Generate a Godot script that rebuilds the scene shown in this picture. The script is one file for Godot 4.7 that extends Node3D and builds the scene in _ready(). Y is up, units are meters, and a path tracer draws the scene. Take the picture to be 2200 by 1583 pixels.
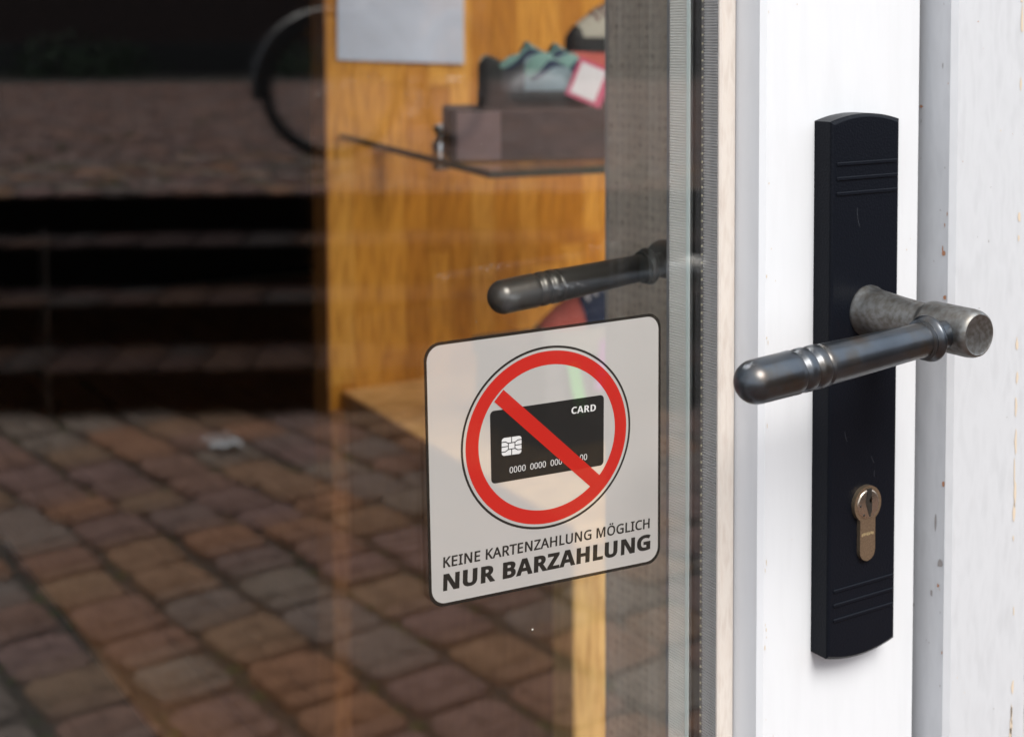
extends Node3D

# ---------------------------------------------------------------- helpers
var M := {}
var used := {}
var rng := RandomNumberGenerator.new()

func lin(r: float, g: float, b: float) -> Color:
	return Color(r, g, b).linear_to_srgb()

func numbered(called: String) -> String:
	if not used.has(called):
		used[called] = 0
		return called
	used[called] += 1
	return "%s_%03d" % [called, used[called]]

func tag(o: Node3D, label: String, category: String, group := "") -> void:
	o.set_meta("label", label)
	o.set_meta("category", category)
	if group != "":
		o.set_meta("group", group)

func thing(called: String, label: String, category: String, at := Vector3.ZERO, group := "") -> Node3D:
	var o := Node3D.new()
	o.name = numbered(called)
	add_child(o, true)
	o.position = at
	tag(o, label, category, group)
	return o

func part(called: String, mesh: Mesh, mat: Material, parent: Node = null, xf := Transform3D.IDENTITY) -> MeshInstance3D:
	var o := MeshInstance3D.new()
	o.mesh = mesh
	o.material_override = null
	if mesh is ArrayMesh:
		o.set_surface_override_material(0, mat)
	else:
		o.material_override = mat
	o.transform = xf
	if parent == null:
		o.name = numbered(called)
		add_child(o, true)
	else:
		o.name = called
		parent.add_child(o, true)
	return o

func structure(o: Node) -> void:
	o.set_meta("kind", "structure")

func stuff(o: Node) -> void:
	o.set_meta("kind", "stuff")

# a bag of triangles with explicit normals
class Bag:
	var st := SurfaceTool.new()
	var n := 0
	func _init() -> void:
		st.begin(Mesh.PRIMITIVE_TRIANGLES)
	func tri(a: Vector3, b: Vector3, c: Vector3, na: Vector3, nb: Vector3, nc: Vector3) -> void:
		var g := (b - a).cross(c - a)
		if g.length_squared() < 1e-20:
			return
		if g.dot(na + nb + nc) > 0.0:
			var t := b; b = c; c = t
			t = nb; nb = nc; nc = t
		for k in 3:
			var p: Vector3 = [a, b, c][k]
			st.set_normal([na, nb, nc][k])
			st.add_vertex(p)
		n += 3
	func flat(a: Vector3, b: Vector3, c: Vector3, out: Vector3) -> void:
		var g := (b - a).cross(c - a).normalized()
		if g.dot(out) < 0.0:
			g = -g
		tri(a, b, c, g, g, g)
	func quad(a: Vector3, b: Vector3, c: Vector3, d: Vector3, out: Vector3) -> void:
		flat(a, b, c, out)
		flat(a, c, d, out)
	func squad(a: Vector3, b: Vector3, c: Vector3, d: Vector3, na: Vector3, nb: Vector3, nc: Vector3, nd: Vector3) -> void:
		tri(a, b, c, na, nb, nc)
		tri(a, c, d, na, nc, nd)
	# box lo..hi with chamfered edges
	func box(lo: Vector3, hi: Vector3, bev := 0.0) -> void:
		var c := (lo + hi) / 2.0
		var h := (hi - lo) / 2.0
		bev = minf(bev, minf(h.x, minf(h.y, h.z)) * 0.9)
		var ax := [Vector3.RIGHT, Vector3.UP, Vector3.BACK]
		for k in 3:
			var i := (k + 1) % 3
			var j := (k + 2) % 3
			for s in [-1.0, 1.0]:
				var o: Vector3 = ax[k] * h[k] * s
				var u: Vector3 = ax[i] * (h[i] - bev)
				var v: Vector3 = ax[j] * (h[j] - bev)
				quad(c + o - u - v, c + o + u - v, c + o + u + v, c + o - u + v, ax[k] * s)
		if bev <= 0.0:
			return
		for k in 3:      # edges along axis k
			var i := (k + 1) % 3
			var j := (k + 2) % 3
			for si in [-1.0, 1.0]:
				for sj in [-1.0, 1.0]:
					var l: Vector3 = ax[k] * (h[k] - bev)
					var p: Vector3 = ax[i] * si * h[i] + ax[j] * sj * (h[j] - bev)
					var q: Vector3 = ax[i] * si * (h[i] - bev) + ax[j] * sj * h[j]
					quad(c + p - l, c + p + l, c + q + l, c + q - l, ax[i] * si + ax[j] * sj)
		for sx in [-1.0, 1.0]:
			for sy in [-1.0, 1.0]:
				for sz in [-1.0, 1.0]:
					var e := Vector3(sx * h.x, sy * h.y, sz * h.z)
					var bx := Vector3(sx * bev, 0, 0)
					var by := Vector3(0, sy * bev, 0)
					var bz := Vector3(0, 0, sz * bev)
					flat(c + e - by - bz, c + e - bx - bz, c + e - bx - by, Vector3(sx, sy, sz))
	# surface of revolution: prof = [[along, radius], ...] from `at` along `axis`
	func lathe(at: Vector3, axis: Vector3, prof: Array, seg := 32) -> void:
		axis = axis.normalized()
		var u := axis.cross(Vector3.UP if absf(axis.y) < 0.9 else Vector3.RIGHT).normalized()
		var v := axis.cross(u)
		for i in prof.size() - 1:
			var a: Array = prof[i]
			var b: Array = prof[i + 1]
			var da: float = b[0] - a[0]
			var dr: float = b[1] - a[1]
			var ln := sqrt(da * da + dr * dr)
			if ln < 1e-9:
				continue
			var na := Vector2(-dr, da) / ln      # (axial, radial)
			var n0 := na
			var n1 := na
			if i > 0:
				var p: Array = prof[i - 1]
				var q := Vector2(-(a[1] - p[1]), a[0] - p[0])
				if q.length() > 1e-9 and q.normalized().dot(na) > 0.7:
					n0 = (q.normalized() + na).normalized()
			if i < prof.size() - 2:
				var p: Array = prof[i + 2]
				var q := Vector2(-(p[1] - b[1]), p[0] - b[0])
				if q.length() > 1e-9 and q.normalized().dot(na) > 0.7:
					n1 = (q.normalized() + na).normalized()
			for k in seg:
				var t0 := TAU * k / seg
				var t1 := TAU * (k + 1) / seg
				var r0 := u * cos(t0) + v * sin(t0)
				var r1 := u * cos(t1) + v * sin(t1)
				squad(at + axis * a[0] + r0 * a[1], at + axis * a[0] + r1 * a[1], at + axis * b[0] + r1 * b[1], at + axis * b[0] + r0 * b[1],
					axis * n0.x + r0 * n0.y, axis * n0.x + r1 * n0.y, axis * n1.x + r1 * n1.y, axis * n1.x + r0 * n1.y)
	func tube(a: Vector3, b: Vector3, r: float, r2 := -1.0, seg := 10) -> void:
		if r2 < 0.0:
			r2 = r
		var l := (b - a).length()
		lathe(a, b - a, [[0.0, 0.0], [0.0, r], [l, r2], [l, 0.0]], seg)
	# ring: torus of tube radius r around centre c with the axis ax
	func torus(c: Vector3, ax: Vector3, R: float, r: float, seg := 48, ring := 8, from := 0.0, to := TAU) -> void:
		ax = ax.normalized()
		var u := ax.cross(Vector3.UP if absf(ax.y) < 0.9 else Vector3.RIGHT).normalized()
		var v := ax.cross(u)
		for k in seg:
			for m in ring:
				var p := []
				var nn := []
				for d in [[0, 0], [1, 0], [1, 1], [0, 1]]:
					var t: float = from + (to - from) * (k + d[0]) / seg
					var w: float = TAU * (m + d[1]) / ring
					var o := u * cos(t) + v * sin(t)
					var nv := o * cos(w) + ax * sin(w)
					nn.append(nv)
					p.append(c + o * R + nv * r)
				squad(p[0], p[1], p[2], p[3], nn[0], nn[1], nn[2], nn[3])
	# polygon pts (Vector2) from z0 to z1
	func prism(pts: PackedVector2Array, z0: float, z1: float, only_front := false) -> void:
		var idx := Geometry2D.triangulate_polygon(pts)
		for k in range(0, idx.size(), 3):
			var a := pts[idx[k]]
			var b := pts[idx[k + 1]]
			var c := pts[idx[k + 2]]
			flat(Vector3(a.x, a.y, z1), Vector3(b.x, b.y, z1), Vector3(c.x, c.y, z1), Vector3.BACK)
			if not only_front:
				flat(Vector3(a.x, a.y, z0), Vector3(b.x, b.y, z0), Vector3(c.x, c.y, z0), Vector3.FORWARD)
		var cw := Geometry2D.is_polygon_clockwise(pts)
		for k in pts.size():
			var a := pts[k]
			var b := pts[(k + 1) % pts.size()]
			var o := Vector2(b.y - a.y, a.x - b.x) * (-1.0 if cw else 1.0)
			quad(Vector3(a.x, a.y, z0), Vector3(b.x, b.y, z0), Vector3(b.x, b.y, z1), Vector3(a.x, a.y, z1), Vector3(o.x, o.y, 0))
	# flat strip between two outlines of the same length
	func band(p: PackedVector2Array, q: PackedVector2Array, z: float, closed := true) -> void:
		for k in p.size() if closed else p.size() - 1:
			var j := (k + 1) % p.size()
			quad(Vector3(p[k].x, p[k].y, z), Vector3(p[j].x, p[j].y, z), Vector3(q[j].x, q[j].y, z), Vector3(q[k].x, q[k].y, z), Vector3.BACK)
	func sheet(p: PackedVector2Array, z: float) -> void:
		var idx := Geometry2D.triangulate_polygon(p)
		for k in range(0, idx.size(), 3):
			flat(Vector3(p[idx[k]].x, p[idx[k]].y, z), Vector3(p[idx[k + 1]].x, p[idx[k + 1]].y, z), Vector3(p[idx[k + 2]].x, p[idx[k + 2]].y, z), Vector3.BACK)
	func mesh() -> ArrayMesh:
		st.index()
		return st.commit()

func box_mesh(lo: Vector3, hi: Vector3, bev := 0.0) -> ArrayMesh:
	var b := Bag.new()
	b.box(lo, hi, bev)
	return b.mesh()

func noise_tex(freq: float, ramp: Array, size := 512, normal := false, strength := 4.0, oct := 4, kind := FastNoiseLite.TYPE_SIMPLEX_SMOOTH, sd := 3) -> NoiseTexture2D:
	var t := NoiseTexture2D.new()
	var n := FastNoiseLite.new()
	n.noise_type = kind
	n.frequency = freq
	n.fractal_octaves = oct
	n.seed = sd
	t.noise = n
	t.width = size
	t.height = size
	t.seamless = true
	if normal:
		t.as_normal_map = true
		t.bump_strength = strength
	elif ramp.size() > 0:
		var g := Gradient.new()
		var offs := PackedFloat32Array()
		var cols := PackedColorArray()
		for r in ramp:
			offs.append(r[0])
			cols.append(r[1])
		g.offsets = offs
		g.colors = cols
		t.color_ramp = g
	return t

func std(col: Color, rough := 0.6, metal := 0.0) -> StandardMaterial3D:
	var m := StandardMaterial3D.new()
	m.albedo_color = col
	m.roughness = rough
	m.metallic = metal
	return m

func tri_map(m: StandardMaterial3D, scale: Vector3, world := true) -> void:
	m.uv1_triplanar = true
	m.uv1_world_triplanar = world
	m.uv1_scale = scale

func grey(a: float) -> Color:
	return Color(a, a, a)

func materials() -> void:
	var mottle := noise_tex(0.012, [[0.0, grey(0.62)], [0.45, grey(0.9)], [1.0, grey(1.0)]], 512)
	var fine := noise_tex(0.06, [[0.0, grey(0.75)], [1.0, grey(1.0)]], 512, false, 1.0, 5)
	var bump := noise_tex(0.035, [], 512, true, 6.0, 5)
	var softbump := noise_tex(0.01, [], 512, true, 2.0, 3)
	M.mottle = mottle
	M.fine = fine
	M.bump = bump
	# white gloss paint on wood: brush strokes run up and down
	var p := std(lin(0.585, 0.597, 0.618), 0.40)
	p.albedo_texture = noise_tex(0.01, [[0.0, grey(0.985)], [0.6, grey(1.0)], [1.0, grey(0.99)]], 512, false, 1, 4, FastNoiseLite.TYPE_SIMPLEX_SMOOTH, 9)
	p.normal_enabled = true
	p.normal_texture = noise_tex(0.02, [], 512, true, 1.6, 4, FastNoiseLite.TYPE_SIMPLEX_SMOOTH, 5)
	p.normal_scale = 0.15
	tri_map(p, Vector3(14, 1.6, 14))
	M.paint = p
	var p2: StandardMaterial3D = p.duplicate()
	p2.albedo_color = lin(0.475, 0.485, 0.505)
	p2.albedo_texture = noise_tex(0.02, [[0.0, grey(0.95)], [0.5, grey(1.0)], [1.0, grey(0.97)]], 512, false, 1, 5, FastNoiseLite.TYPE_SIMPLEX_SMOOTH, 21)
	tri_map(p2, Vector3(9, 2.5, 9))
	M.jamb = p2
	# aged putty bead, cream
	p2 = p.duplicate()
	p2.albedo_color = lin(0.54, 0.505, 0.47)
	p2.albedo_texture = noise_tex(0.02, [[0.0, Color(0.93, 0.90, 0.88)], [0.5, Color(1, 0.99, 0.98)], [1.0, Color(0.97, 0.94, 0.92)]], 512, false, 1, 5, FastNoiseLite.TYPE_SIMPLEX_SMOOTH, 33)
	p2.roughness = 0.6
	tri_map(p2, Vector3(20, 4, 20))
	M.putty = p2
	M.black = std(lin(0.0045, 0.0055, 0.0085), 0.34)
	M.black.metallic_specular = 0.22
	M.black.normal_enabled = true
	M.black.normal_texture = noise_tex(0.15, [], 512, true, 1.2, 3)
	M.black.normal_scale = 0.35
	tri_map(M.black, Vector3(9, 9, 9), false)
	M.ridge = std(lin(0.013, 0.015, 0.019), 0.36)
	M.scratch = std(lin(0.032, 0.036, 0.044), 0.5)
	M.plate_side = std(lin(0.03, 0.034, 0.042), 0.5)
	# worn steel of the outer lever, with a brown bloom
	var s := std(Color(0.70, 0.72, 0.75), 0.37, 0.94)
	s.albedo_texture = noise_tex(0.012, [[0.0, lin(0.13, 0.14, 0.15)], [0.45, lin(0.17, 0.185, 0.20)], [0.62, lin(0.20, 0.205, 0.21)], [0.8, lin(0.20, 0.17, 0.14)], [1.0, lin(0.21, 0.135, 0.09)]], 512, false, 1, 5, FastNoiseLite.TYPE_SIMPLEX_SMOOTH, 8)
	s.roughness_texture = noise_tex(0.02, [[0.0, grey(0.7)], [1.0, grey(1.0)]], 512, false, 1, 5, FastNoiseLite.TYPE_SIMPLEX_SMOOTH, 12)
	s.normal_enabled = true
	s.normal_texture = noise_tex(0.05, [], 512, true, 2.0, 4)
	s.normal_scale = 0.05
	tri_map(s, Vector3(6, 6, 6), false)
	M.steel = s
	s = s.duplicate()
	s.albedo_texture = noise_tex(0.05, [[0.0, lin(0.15, 0.13, 0.11)], [0.35, lin(0.21, 0.20, 0.185)], [0.6, lin(0.28, 0.283, 0.28)], [1.0, lin(0.36, 0.36, 0.355)]], 512, false, 1, 5, FastNoiseLite.TYPE_SIMPLEX_SMOOTH, 18)
	s.roughness = 0.55
	s.albedo_color = Color(0.85, 0.85, 0.85)
	tri_map(s, Vector3(11, 11, 11), false)
	M.cast = s
	s = s.duplicate()
	s.albedo_texture = noise_tex(0.012, [[0.0, lin(0.10, 0.098, 0.088)], [0.5, lin(0.125, 0.12, 0.108)], [1.0, lin(0.15, 0.138, 0.12)]], 512, false, 1, 4, FastNoiseLite.TYPE_SIMPLEX_SMOOTH, 28)
	s.roughness = 0.40
	s.albedo_color = Color(1, 1, 1)
	s.metallic = 0.75
	tri_map(s, Vector3(4, 4, 4), false)
	M.bronze = s
	M.brass = std(lin(0.50, 0.38, 0.26), 0.38, 0.9)
	M.brass.albedo_texture = fine
	tri_map(M.brass, Vector3(30, 30, 30), false)
	M.brass_core = std(lin(0.45, 0.38, 0.31), 0.25, 0.95)
	M.brass_print = std(lin(0.62, 0.5, 0.28), 0.4, 0.7)
	M.dark_hole = std(lin(0.012, 0.009, 0.006), 0.6)
	M.rust = std(lin(0.36, 0.17, 0.09), 0.8)
	M.scuff = std(lin(0.26, 0.24, 0.235), 0.8)
	M.bare = std(lin(0.52, 0.43, 0.33), 0.8)
	M.spacer = std(lin(0.46, 0.46, 0.46), 0.5, 0.2)
	M.spacer_pale = std(lin(0.74, 0.75, 0.71), 0.6, 0.0)
	M.rubber = std(lin(0.01, 0.0095, 0.009), 0.6)
	M.dot = std(lin(0.45, 0.42, 0.28), 0.5)
	M.glass_edge = std(lin(0.72, 0.84, 0.82), 0.4)
	var g := std(Color(0.0, 0.0, 0.0, 0.0), 0.0)
	g.transparency = BaseMaterial3D.TRANSPARENCY_ALPHA
	g.metallic_specular = 0.5
	M.pane = g
	g = std(Color(0.1, 0.16, 0.13, 0.08), 0.0)
	g.transparency = BaseMaterial3D.TRANSPARENCY_ALPHA
	M.shelf = g
	M.shelf_edge = std(lin(0.012, 0.028, 0.022), 0.25)
	M.chrome = std(lin(0.72, 0.73, 0.72), 0.12, 1.0)
	# sticker inks
	for d in [["film", lin(0.49, 0.475, 0.455), 0.57], ["ink", lin(0.014, 0.012, 0.010), 0.88], ["red", lin(0.36, 0.016, 0.011), 0.92], ["card", lin(0.012, 0.0115, 0.011), 0.93], ["print", lin(0.5, 0.495, 0.49), 0.95]]:
		var m := std(Color(d[1].r, d[1].g, d[1].b, d[2]), 0.42)
		m.transparency = BaseMaterial3D.TRANSPARENCY_ALPHA
		m.metallic_specular = 0.2
		M[d[0]] = m
	M.speck = std(lin(0.35, 0.33, 0.28), 0.9)
	# woven wall covering
	var im := Image.create(256, 256, false, Image.FORMAT_RGB8)
	var nz := FastNoiseLite.new()
	nz.frequency = 0.05
	nz.seed = 4
	var n2 := FastNoiseLite.new()
	n2.frequency = 0.35
	n2.seed = 14
	for y in 256:
		for x in 256:
			var wx := 0.5 + 0.5 * cos(TAU * x / 16.0 + 1.3 * nz.get_noise_2d(x, y))
			var wy := 0.5 + 0.5 * cos(TAU * y / 16.0 + 1.3 * nz.get_noise_2d(x + 300, y))
			var hole := pow(wx * wy, 2.0) * (0.45 + 0.55 * (0.5 + nz.get_noise_2d(x, y + 500)))
			var v := 0.93 + 0.03 * (1.0 - wx) + 0.025 * (1.0 - wy) + 0.10 * n2.get_noise_2d(x, y) + 0.07 * nz.get_noise_2d(x, y)
			im.set_pixel(x, y, Color(v, v * 0.96, v * 0.90).lerp(Color(0.52, 0.42, 0.32), clampf(hole * (0.12 + 1.0 * nz.get_noise_2d(x * 0.6, y * 0.6 + 900)), 0.0, 0.8)))
	var w := std(Color(1.0, 0.985, 0.96), 0.85)
	w.albedo_texture = ImageTexture.create_from_image(im)
	tri_map(w, Vector3(10, 10, 10))
	M.weave = w
	# light beech staves: grain streaks run up
	M.wood = []
	var grain := noise_tex(0.02, [[0.0, Color(0.74, 0.66, 0.56)], [0.5, Color(0.95, 0.92, 0.88)], [1.0, Color(1, 1, 1)]], 512, false, 1, 4, FastNoiseLite.TYPE_SIMPLEX_SMOOTH, 40)
	for c in [lin(0.74, 0.36, 0.050), lin(0.66, 0.30, 0.036), lin(0.80, 0.42, 0.075), lin(0.58, 0.255, 0.030), lin(0.77, 0.385, 0.060)]:
		var m := std(c, 0.45)
		m.albedo_texture = grain
		tri_map(m, Vector3(12, 1.2, 12))
		M.wood.append(m)
	var ww := std(lin(0.92, 0.62, 0.27), 0.4)
	ww.albedo_texture = grain
	tri_map(ww, Vector3(1.5, 10, 6))
	M.top_wood = ww
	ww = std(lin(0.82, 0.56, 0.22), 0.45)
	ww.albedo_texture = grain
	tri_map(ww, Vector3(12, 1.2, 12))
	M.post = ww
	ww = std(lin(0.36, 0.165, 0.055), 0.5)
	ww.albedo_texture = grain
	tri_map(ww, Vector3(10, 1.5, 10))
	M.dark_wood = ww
	ww = std(lin(0.38, 0.19, 0.075), 0.5)
	ww.albedo_texture = grain
	tri_map(ww, Vector3(8, 8, 1.2))
	M.floor_wood = ww
	M.paper = std(lin(0.62, 0.69, 0.79), 0.7)
	M.paper.albedo_texture = noise_tex(0.006, [[0.0, grey(0.93)], [1.0, grey(1.0)]], 256)
	tri_map(M.paper, Vector3(4, 4, 4))
	M.tape = std(lin(0.6, 0.58, 0.5), 0.3)
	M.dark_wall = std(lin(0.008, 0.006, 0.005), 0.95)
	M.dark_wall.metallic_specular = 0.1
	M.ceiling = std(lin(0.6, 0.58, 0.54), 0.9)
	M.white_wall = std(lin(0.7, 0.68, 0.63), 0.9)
	M.mat = std(lin(0.016, 0.018, 0.017), 0.95)
	M.plaster = std(lin(0.50, 0.47, 0.45), 0.95)
	M.plaster.albedo_texture = fine
	M.plaster.normal_enabled = true
	M.plaster.normal_texture = bump
	tri_map(M.plaster, Vector3(3, 3, 3))
	# shoes
	M.box_brown = std(lin(0.032, 0.02, 0.018), 0.6)
	M.box_brown_light = std(lin(0.16, 0.11, 0.11), 0.5)
	M.box_grey = std(lin(0.10, 0.095, 0.10), 0.6)
	M.sole_black = std(lin(0.014, 0.014, 0.013), 0.7)
	M.olive = std(lin(0.04, 0.04, 0.028), 0.5)
	M.suede_grey = std(lin(0.085, 0.083, 0.09), 0.95)
	M.suede_blue = std(lin(0.25, 0.33, 0.36), 0.95)
	M.teal = std(lin(0.23, 0.40, 0.35), 0.9)
	M.teal_dark = std(lin(0.10, 0.19, 0.18), 0.9)
	M.cream = std(lin(0.48, 0.45, 0.36), 0.9)
	M.coral = std(lin(0.66, 0.15, 0.115), 0.8)
	M.navy = std(lin(0.012, 0.022, 0.055), 0.8)
	M.maroon = std(lin(0.12, 0.03, 0.028), 0.9)
	M.label_white = std(lin(0.62, 0.60, 0.60), 0.6)
	M.pink = std(lin(0.48, 0.07, 0.14), 0.7)
	M.green = std(lin(0.12, 0.55, 0.12), 0.7)
	M.purple = std(lin(0.40, 0.10, 0.42), 0.8)
	for k in ["suede_grey", "suede_blue", "teal", "teal_dark", "cream", "coral"]:
		M[k].albedo_texture = fine
		tri_map(M[k], Vector3(18, 18, 18), false)
	# setts
	M.sett = []
	for c in [lin(0.215, 0.125, 0.095), lin(0.19, 0.118, 0.10), lin(0.245, 0.145, 0.092), lin(0.175, 0.12, 0.104), lin(0.20, 0.158, 0.128), lin(0.26, 0.137, 0.085), lin(0.20, 0.125, 0.11), lin(0.185, 0.145, 0.125), lin(0.225, 0.143, 0.094)]:
		var m := std(c, 0.9)
		m.metallic_specular = 0.2
		m.albedo_texture = mottle
		m.normal_enabled = true
		m.normal_texture = bump
		m.normal_scale = 0.8
		tri_map(m, Vector3(2.2, 2.2, 2.2))
		M.sett.append(m)
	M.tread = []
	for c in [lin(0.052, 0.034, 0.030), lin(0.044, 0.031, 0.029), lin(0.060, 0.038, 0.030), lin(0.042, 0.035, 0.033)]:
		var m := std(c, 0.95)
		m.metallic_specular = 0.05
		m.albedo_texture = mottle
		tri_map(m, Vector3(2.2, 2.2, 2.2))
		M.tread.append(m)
	M.joint = std(lin(0.034, 0.022, 0.012), 0.95)
	M.joint.albedo_texture = mottle
	tri_map(M.joint, Vector3(3, 3, 3))
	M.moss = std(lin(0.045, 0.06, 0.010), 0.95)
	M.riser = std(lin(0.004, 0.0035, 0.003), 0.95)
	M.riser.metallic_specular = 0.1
	M.ground = std(lin(0.10, 0.08, 0.07), 0.95)
	M.ground.albedo_texture = mottle
	tri_map(M.ground, Vector3(0.7, 0.7, 0.7))
	M.tyre = std(lin(0.006, 0.006, 0.006), 0.7)
	M.bike_paint = std(lin(0.008, 0.009, 0.011), 0.35)
	M.alloy = std(lin(0.30, 0.30, 0.31), 0.35, 0.9)
	M.leather = std(lin(0.014, 0.010, 0.008), 0.6)
	M.house = std(lin(0.026, 0.013, 0.010), 0.9)
	M.house.albedo_texture = mottle
	tri_map(M.house, Vector3(0.9, 0.9, 0.9))
	M.plinth = std(lin(0.012, 0.011, 0.010), 0.9)
	M.house_frame = std(lin(0.35, 0.33, 0.30), 0.6)
	M.house_glass = std(lin(0.01, 0.012, 0.014), 0.08)
	M.roof = std(lin(0.16, 0.06, 0.04), 0.8)
	M.hedge = std(lin(0.018, 0.03, 0.012), 0.9)
	M.galv = std(lin(0.14, 0.12, 0.10), 0.6, 0.0)
	M.scrap = std(lin(0.62, 0.63, 0.64), 0.8)

# ---------------------------------------------------------------- scene
const CAM := Vector3(-0.4768, 1.17, 0.4707)
const GZ := -0.02            # outer face of the glass

func _ready() -> void:
	rng.seed = 20
	# camera: level lens shifted down, as in a photograph with its verticals corrected
	var cam := Camera3D.new()
	cam.name = "camera"
	add_child(cam)
	cam.position = CAM
	cam.basis = Basis(Vector3.UP, deg_to_rad(-31.94)) * Basis(Vector3.RIGHT, deg_to_rad(-3.1)) * Basis(Vector3.BACK, deg_to_rad(-0.23))
	var at := CameraAttributesPhysical.new()
	at.frustum_focal_length = 50.0
	at.frustum_focus_distance = 0.60
	at.frustum_near = 0.05
	at.frustum_far = 120.0
	at.exposure_aperture = 10.5
	cam.attributes = at
	cam.projection = Camera3D.PROJECTION_FRUSTUM
	cam.near = 0.05
	cam.far = 120.0
	cam.size = 0.05 * 1583.0 / 3055.0
	cam.frustum_offset = Vector2(0.0, -0.05 * (791.5 - 240.45) / 3055.0)
	cam.current = true
	# overcast daylight
	var we := WorldEnvironment.new()
	we.name = "world_environment"
	var e := Environment.new()
	e.background_mode = Environment.BG_SKY
	var sky := Sky.new()
	var sm := ProceduralSkyMaterial.new()
	sm.sky_top_color = lin(0.80, 0.89, 1.0)
	sm.sky_horizon_color = lin(0.74, 0.77, 0.82)
	sm.sky_curve = 0.25
	sm.ground_bottom_color = lin(0.12, 0.11, 0.10)
	sm.ground_horizon_color = lin(0.35, 0.35, 0.35)
	sm.sun_angle_max = 1.0
	sky.sky_material = sm
	e.sky = sky
	e.tonemap_mode = Environment.TONE_MAPPER_LINEAR
	e.tonemap_exposure = 1.9
	e.sdfgi_enabled = true
	e.ssao_enabled = true
	e.ssil_enabled = true
	we.environment = e
	add_child(we)
	var sun := DirectionalLight3D.new()
	sun.name = "daylight"
	sun.light_energy = 0.80
	sun.light_angular_distance = 30.0
	sun.light_color = Color(1.0, 0.985, 0.965)
	sun.shadow_enabled = true
	add_child(sun)
	sun.look_at_from_position(Vector3(-0.35, 4.0, 3.4), Vector3.ZERO)

	materials()
	ground_and_steps()
	shop_building()
	interior()
	glass_door()
	sticker()
	display()
	bicycle()
	small_things()

# ---------------------------------------------------------------- street
const FOOT := Vector3(0.897, 0, 3.806)
const SU := Vector3(0.869, 0, -0.495)      # along the steps
const SN := Vector3(0.495, 0, 0.869)       # away from the shop
const TOP := 0.57

func street(s: float, y: float, d: float) -> Vector3:
	return FOOT + SU * s + SN * d + Vector3(0, y, 0)

func sett_mesh(w: float, l: float, h: float) -> ArrayMesh:
	# a worn stone: eight-sided top, rounded shoulder, sides running down
	var b := Bag.new()
	var per := []
	var cut := 0.16
	for q in [[-1, -1, 1, 0], [1, -1, 0, 1], [1, 1, -1, 0], [-1, 1, 0, -1]]:
		var c := Vector2(q[0] * w / 2, q[1] * l / 2) * rng.randf_range(0.93, 1.0)
		var prev := Vector2(q[2], q[3])
		var back := Vector2(q[3] * (1 if q[0] * q[1] > 0 else -1), q[2]) # unused direction
		back = Vector2(-q[0], 0) if prev.x == 0 else Vector2(0, -q[1])
		per.append(c + back * (l if back.y != 0 else w) * cut * rng.randf_range(0.5, 1.1))
		per.append(c + prev * (l if prev.y != 0 else w) * cut * rng.randf_range(0.5, 1.1))
	var rings := [[1.0, -h], [1.0, -0.011], [0.95, -0.0015]]
	var cen := Vector3(0, 0.001, 0)
	var n := per.size()
	for r in rings.size() - 1:
		for k in n:
			var j := (k + 1) % n
			var a: Vector2 = per[k]
			var c: Vector2 = per[j]
			var r0: Array = rings[r]
			var r1: Array = rings[r + 1]
			var pa := Vector3(a.x * r0[0], r0[1], a.y * r0[0])
			var pb := Vector3(c.x * r0[0], r0[1], c.y * r0[0])
			var pc := Vector3(c.x * r1[0], r1[1], c.y * r1[0])
			var pd := Vector3(a.x * r1[0], r1[1], a.y * r1[0])
			var na := Vector3(a.x, 0, a.y).normalized()
			var nc := Vector3(c.x, 0, c.y).normalized()
			var up0 := 0.0 if r == 0 else 0.7
			var up1 := 0.7 if r == 0 else 20.0
			b.squad(pa, pb, pc, pd, (na + Vector3.UP * up0).normalized(), (nc + Vector3.UP * up0).normalized(), (nc + Vector3.UP * up1).normalized(), (na + Vector3.UP * up1).normalized())
	for k in n:
		var j := (k + 1) % n
		var a: Vector2 = per[k] * 0.95
		var c: Vector2 = per[j] * 0.95
		b.tri(cen, Vector3(a.x, -0.0015, a.y), Vector3(c.x, -0.0015, c.y), Vector3.UP, (Vector3(a.x, 0, a.y).normalized() + Vector3.UP * 20.0).normalized(), (Vector3(c.x, 0, c.y).normalized() + Vector3.UP * 20.0).normalized())
	return b.mesh()

func lay(list: Array, parent: Node, meshes: Array, called: String, limit := 300, tones: Array = []) -> void:
	# list of [xform, distance, scale]; the nearest become stones of their own
	list.sort_custom(func(a, b): return a[1] < b[1])
	var rest := []
	if tones.is_empty():
		tones = M.sett
	for k in list.size():
		if k < limit:
			part(called, meshes[rng.randi() % meshes.size()], tones[rng.randi() % tones.size()], parent, list[k][0])
		else:
			rest.append(list[k][0])
	if rest.is_empty():
		return
	var per := {}
	for x in rest:
		var c := rng.randi() % 3
		if not per.has(c):
			per[c] = []
		per[c].append(x)
	for c in per:
		var mm := MultiMesh.new()
		mm.transform_format = MultiMesh.TRANSFORM_3D
		mm.mesh = meshes[c]
		mm.instance_count = per[c].size()
		for k in per[c].size():
			mm.set_instance_transform(k, per[c][k])
		var o := MultiMeshInstance3D.new()
		o.multimesh = mm
		o.material_override = tones[[0, 3, 1][c]]
		o.name = "far_cobbles"
		stuff(o)
		parent.add_child(o, true)

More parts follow.
